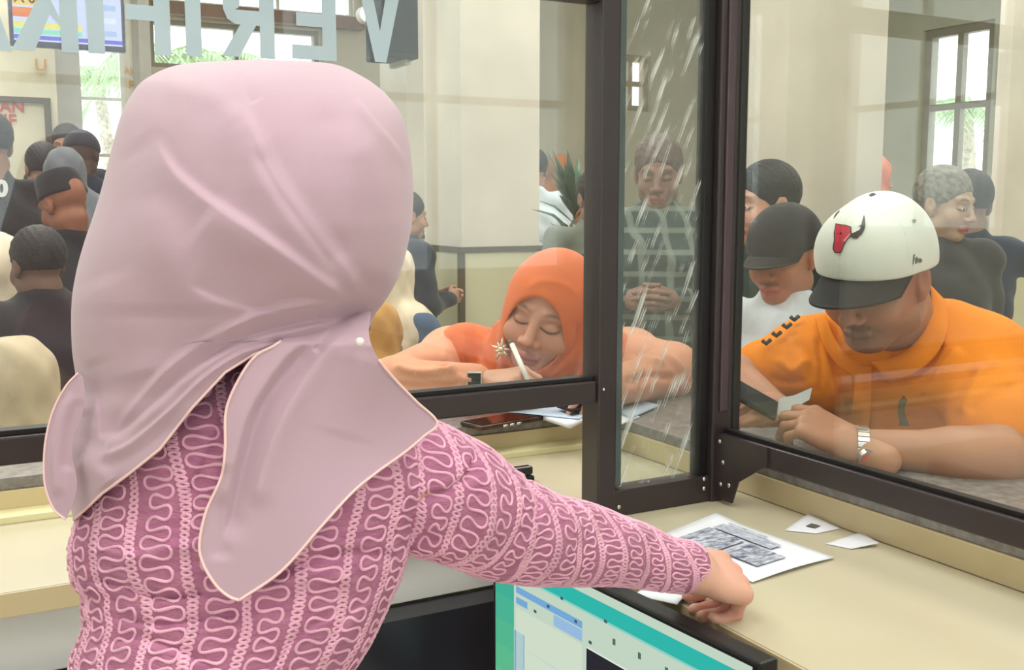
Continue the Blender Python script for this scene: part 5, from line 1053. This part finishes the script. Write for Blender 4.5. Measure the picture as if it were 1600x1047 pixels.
    for i in (0, 1):
        F.cap(sh[i], el[i], .062, .054, .03)
        if sleeve > .5: F.cap(el[i], el[i]+(wr[i]-el[i])*.92, .053, .040, .02)
    F.plane(g(0, 0, .86), (0, 0, -1), .01); V, Q = F.mesh(); N = vnormals(V, Q); V = V+N*(.004*np.sin(V[:, 2:3]*48+V[:, :1]*31)+.003*np.sin(V[:, 1:2]*55+V[:, 2:3]*20)); shirt = mesh_obj('shirt', V, Q, cloth(cn(top), top), ob, base)
    F = Field(lo_, hi_, h); legs(.010); F.cap(g(-.05, 0, .93), g(.05, 0, .93), .115*b, None, .05); F.plane(g(0, 0, .97), (0, 0, 1), .01); V, Q = F.mesh(); mesh_obj('trousers', V, Q, cloth(cn(bottom), bottom), ob, base)
    q = lambda x, y, z: T(hd, np.array((x, y, z))*scl); e3 = lambda r: np.array(r)*scl
    if hair == 'short':
        F = Field(hd[:3, 3]-.15, hd[:3, 3]+.17, .005); F.ell(q(0, -.016, .042), e3((.086, .102, .096)), hd[:3, :3], .01); F.ell(q(0, .095, -.045), e3((.10, .075, .100)), hd[:3, :3], .01, 's'); F.cap(q(0, -.02, -.16), q(0, -.02, -.075), .09*scl, .08*scl, .02, 's'); F.ell(q(0, .11, .005), e3((.075, .05, .035)), hd[:3, :3], .01, 's')
        V, Q = F.mesh(); N = vnormals(V, Q); V = V+N*(.0008*np.sin(V[:, :1]*310+V[:, 2:3]*170)); mesh_obj('hair', V, Q, mat('hair_%d_%d_%d' % tuple(haircol), haircol, .55, .2, 60, bump=.4, bscale=160), ob, base)
    elif hair == 'cap':
        F = capsdf(hd, scl, h=.0045, grow=.005); V, Q = F.mesh(); cp2 = mesh_obj('cap', V, Q, cloth(cn(haircol), haircol), ob, base); brim(hd, scl, MATS[cn(haircol)], 'brim', cp2, base, L=.075, w=.078)
    elif hair == 'hijab':
        F = Field(hd[:3, 3]-np.array((.30, .30, .38)), hd[:3, 3]+np.array((.30, .30, .19)), .007); F.ell(q(0, -.014, .030), e3((.098, .116, .112)), hd[:3, :3], .01); F.ell(q(0, -.005, -.06), e3((.090, .10, .10)), hd[:3, :3], .04); F.cap(q(0, -.02, -.10), g(0, lean*.4, 1.36), .088*scl, .13*scl, .05)
        F.cap(g(-.10, lean*.35, 1.36), g(.10, lean*.35, 1.36), .105, None, .05); F.ell(g(0, lean*.3-.02, 1.27), (.17, .17, .13), None, .05)
        F.ell(q(0, .118, -.024), e3((.062, .072, .084)), hd[:3, :3], .006, 's'); F.ell(q(0, .060, -.022), e3((.056, .060, .078)), hd[:3, :3], .004, 's'); V, Q = F.mesh(); N = vnormals(V, Q); V = V+N*(.0022*np.sin(V[:, 2:3]*45+V[:, :1]*70+2*np.sin(V[:, 1:2]*30))+.0012*np.sin(V[:, :1]*95-V[:, 2:3]*60))
        mesh_obj('headscarf', V, Q, cloth(cn(haircol), haircol), ob, base)
    if seated and 0: pass
    if hair == 'peci':
        F = Field(hd[:3, 3]-.15, hd[:3, 3]+.19, .005); F.cap(q(0, -.014, .035), q(0, -.014, .075), .092*scl, .088*scl, 0); F.plane(q(0, 0, .030), hd[:3, :3]@np.array((0, .1, -1.0)), .003); F.plane(q(0, 0, .125), hd[:3, :3]@np.array((0, 0, 1.0)), .006); V, Q = F.mesh(); mesh_obj('black_cap', V, Q, cloth(cn(haircol), haircol), ob, base)
    if seated:
        sb_ = g(0, .06, .92); zs_ = sb_[2]-.115*scl; st = empty('stool', (sb_[0], sb_[1], 0), 'dark round stool under the '+lab.replace('seated ', '')[:60].rsplit(' ', 2)[0], 'stool', 'stools in the hall'); SB = np.array(st.location)
        MB().tube([SB+np.array((0, 0, zs_-.04)), SB+np.array((0, 0, zs_-.012))], .16, 24).build('seat', M_dark, st, SB)
        for k in range(4): a2 = k*math.pi/2+.6; MB().tube([SB+np.array((math.cos(a2)*.12, math.sin(a2)*.12, zs_-.04)), SB+np.array((math.cos(a2)*.17, math.sin(a2)*.17, 0))], .012, 8).build('leg', M_steel, st, SB)
    return ob, shirt, g, hd, base
SKN = (182, 132, 106)
# --- right pane: two men behind the white-capped man
G1_ = 'men behind the right counter'
dm = person_at(1230, 320, 2.60, 1.60, -72, 'man in black cap and pale blue shirt looking left beside the white-capped man', (168, 118, 92), 'cap', (36, 32, 34), (196, 208, 216), (50, 54, 66), 'down', G1_, 1.0, headpitch=12, headyaw=0, eyes=True, moust=.5)
bh = person_at(1202, 254, 3.15, 1.66, -100, 'black-haired man in dark green jacket behind the black-capped man', (196, 148, 122), 'short', (22, 22, 26), (26, 44, 36), (40, 40, 46), 'down', G1_, 1.0, headpitch=4)
# right crowd
pr = person_at(1476, 262, 3.6, 1.66, -20, 'grey-haired person with dark backpack right of the white cap', (180, 150, 126), 'short', (118, 116, 106), (58, 60, 66), (150, 136, 140), 'down', bulk=.92, headpitch=8, headyaw=30)
o_, sh_, g, hd, bs = pr
bp = MB().box(g(-.13, -.26, 1.0), g(.13, -.12, 1.40), .0); 
F = Field(g(0, -.23, 1.2)-.30, g(0, -.23, 1.2)+.30, .010); F.ell(g(0, -.23, 1.20), (.15, .12, .21), None, .02); V, Q = F.mesh(); bag = mesh_obj('backpack', V, Q, cloth('backpack_cloth', (46, 48, 54)), base=np.array(g(0, -.19, 1.0))); tag(bag, 'dark backpack with pale emblem worn by the grey-haired person', 'backpack')
pn = person_at(1516, 268, 4.0, 1.68, 150, 'person in navy shirt and blue jeans reaching to the right edge', (150, 120, 104), 'short', (26, 26, 30), (44, 56, 78), (70, 92, 124), 'reach', bulk=.95)
pt_ = person_at(1362, 244, 5.6, 1.56, 60, 'person in salmon headscarf half hidden behind the second pillar', (190, 140, 120), 'hijab', (206, 120, 98), (206, 130, 108), (120, 90, 90), 'down', bulk=.75)
# --- seen through the streaked pane and beside the writing woman
pl = person_at(1030, 214, 3.7, 1.66, -40, 'tall man in dark green plaid shirt behind the streaked pane', (150, 112, 98), 'short', (96, 78, 74), (46, 66, 66), (44, 50, 60), 'front', bulk=1.05, headpitch=14, eyes=False)
o_, sh_, g, hd, bs = pl
# plaid: colour bands woven into the shirt material
nt = MATS['cloth_46_66_66'].node_tree; b_n = nt.nodes['Principled BSDF']; src = b_n.inputs['Base Color'].links[0].from_socket; tc = nt.nodes.new('ShaderNodeTexCoord')
prev = src
for ax_i, sc_ in (('X', 9), ('Z', 9)):
    wv = nt.nodes.new('ShaderNodeTexWave'); wv.bands_direction = ax_i; wv.inputs['Scale'].default_value = 4.2; rp = nt.nodes.new('ShaderNodeMapRange'); rp.inputs[1].default_value = .80; rp.inputs[2].default_value = .92; rp.inputs[4].default_value = .55
    nt.links.new(tc.outputs['Object'], wv.inputs['Vector']); nt.links.new(wv.outputs['Fac'], rp.inputs[0]); mx = nt.nodes.new('ShaderNodeMix'); mx.data_type = 'RGBA'; nt.links.new(rp.outputs[0], mx.inputs[0]); nt.links.new(prev, mx.inputs[6]); mx.inputs[7].default_value = (*lin((150, 160, 150)), 1); prev = mx.outputs[2]
nt.links.new(prev, b_n.inputs['Base Color'])
pg = person_at(932, 266, 4.5, 1.60, -10, 'person in grey-green shirt behind the orange-scarfed woman', (150, 120, 104), 'short', (40, 38, 38), (112, 118, 106), (60, 62, 66), 'down', bulk=1.0)
pw = person_at(874, 244, 7.2, 1.66, 140, 'person in brown-orange headscarf and white shirt right of the pillar', (190, 140, 116), 'hijab', (168, 104, 62), (206, 218, 226), (60, 62, 76), 'down', bulk=.95)
pd = person_at(834, 234, 6.4, 1.66, 170, 'dark-haired person mostly hidden by the right edge of the pillar', (170, 130, 110), 'short', (34, 30, 32), (206, 218, 226), (50, 52, 60), 'down', bulk=1.0)
# between the headscarf and the pillar
pj = person_at(634, 300, 5.2, 1.58, 90, 'person in navy top between the pink headscarf and the pillar', (180, 136, 112), 'short', (40, 34, 32), (34, 40, 56), (54, 74, 106), 'front', bulk=1.0)
pc = person_at(606, 384, 4.1, 1.28, 120, 'seated person in cream headscarf and denim beside the near pillar', (186, 140, 116), 'hijab', (222, 206, 180), (70, 92, 122), (62, 84, 116), 'front', bulk=.9, seated=True)
pm = person_at(578, 470, 3.2, 1.12, 100, 'person in mustard top low behind the pink headscarf', (180, 140, 110), 'hijab', (196, 148, 84), (196, 148, 84), (90, 80, 70), 'front', bulk=.9, seated=True)
# --- left crowd
la = person_at(-20, 176, 4.2, 1.74, 200, 'person in black jacket with white number on the back at the left edge', (150, 112, 92), 'short', (20, 19, 21), (24, 24, 27), (30, 32, 40), 'down', 'crowd on the left', 1.12)
lb = person_at(66, 224, 5.2, 1.64, 185, 'man with short hair and dark grey shirt seen from behind', (158, 118, 98), 'short', (34, 33, 37), (52, 56, 58), (44, 46, 54), 'down', 'crowd on the left')
lc = person_at(104, 195, 6.2, 1.70, -20, 'dark-haired man facing forward in the middle of the left crowd', (176, 132, 108), 'short', (34, 28, 28), (40, 42, 52), (44, 46, 54), 'down', 'crowd on the left')
ld = person_at(126, 204, 5.6, 1.68, 160, 'person in black cap and navy jacket beside the narrow window', (90, 70, 60), 'cap', (28, 32, 44), (38, 46, 64), (40, 44, 56), 'down', 'crowd on the left')
le = person_at(100, 234, 4.9, 1.56, 170, 'person in grey headscarf and navy top in the left crowd', (160, 126, 106), 'hijab', (106, 112, 118), (44, 52, 66), (40, 44, 56), 'down', 'crowd on the left')
lf = person_at(100, 268, 3.75, 1.56, 215, 'man in black cap and black jacket bending at the left', (146, 92, 70), 'peci', (26, 26, 32), (26, 26, 32), (30, 32, 40), 'down', 'crowd on the left', 1.15, headpitch=24)
lg = person_at(-12, 368, 3.22, 1.30, 190, 'seated person in cream headscarf at the left edge of the hall', (190, 146, 120), 'hijab', (224, 208, 186), (70, 60, 60), (60, 60, 66), 'front', 'crowd on the left', .8, seated=True)
lh = person_at(58, 356, 2.85, 1.36, 205, 'person with black hair and dark jacket low at the left', (120, 90, 76), 'short', (30, 26, 28), (34, 33, 38), (30, 32, 40), 'down', 'crowd on the left', 1.2)
li = person_at(22, 533, 2.34, 1.05, 195, 'person in beige headscarf just behind the left rail', (200, 160, 130), 'hijab', (196, 180, 152), (150, 134, 110), (110, 100, 84), 'front', 'crowd on the left', .95, seated=True)
# number on the black jacket
hp_ = P(3, 296, 4.02); text_obj('jacket_number', '0', .085, mat('white_print', (210, 210, 205), .7, .02), P(-7, 306, 3.98), RT*1.0+FW*.25, UP, la[0], .004)
# plant beside the glass post
p0 = P(893, 330, 5.1); e = empty('potted_plant', (p0[0], p0[1], 0), 'tall leafy potted plant left of the dark glass post', 'plant'); EB = np.array(e.location)
MB().tube([EB+np.array((0, 0, 0)), EB+np.array((0, 0, .30))], (.13, .17), 20).build('pot', mat('terracotta_pot', (160, 96, 70), .7, .06), e, EB, True); MB().tube([EB+np.array((0, 0, .28)), EB+np.array((.02, 0, 1.3))], .012, 6).build('stem', M_trunk, e, EB, True)
M_leaf = mat('dark_green_leaf', (62, 88, 66), .4, .12)
for k in range(46):
    a = RNG.uniform(0, 2*math.pi); z = RNG.uniform(1.0, 1.60); r = RNG.uniform(.05, .13)*(1.25-abs(z-1.35)); st_ = EB+np.array((.02, 0, min(z-.05, 1.35))); tp = EB+np.array((math.cos(a)*r*1.3, math.sin(a)*r*1.3, z+.06)); d = tp-st_; sd = np.cross(d, (0, 0, 1.0)); sd /= np.linalg.norm(sd)+1e-9; mdp = st_+d*.55+np.array((0, 0, .02))
    up2 = np.cross(sd, d); up2 /= np.linalg.norm(up2); t_ = .002
    Vv = [st_, mdp+sd*.022, tp, mdp-sd*.022, mdp+np.array((0, 0, .008))]+[st_-up2*t_, mdp+sd*.022-up2*t_, tp-up2*t_, mdp-sd*.022-up2*t_]
    mesh_obj('leaf', Vv, [(0, 1, 4), (1, 2, 4), (2, 3, 4), (3, 0, 4), (8, 7, 6, 5), (0, 5, 6, 1), (1, 6, 7, 2), (2, 7, 8, 3), (3, 8, 5, 0)], M_leaf, e, EB)
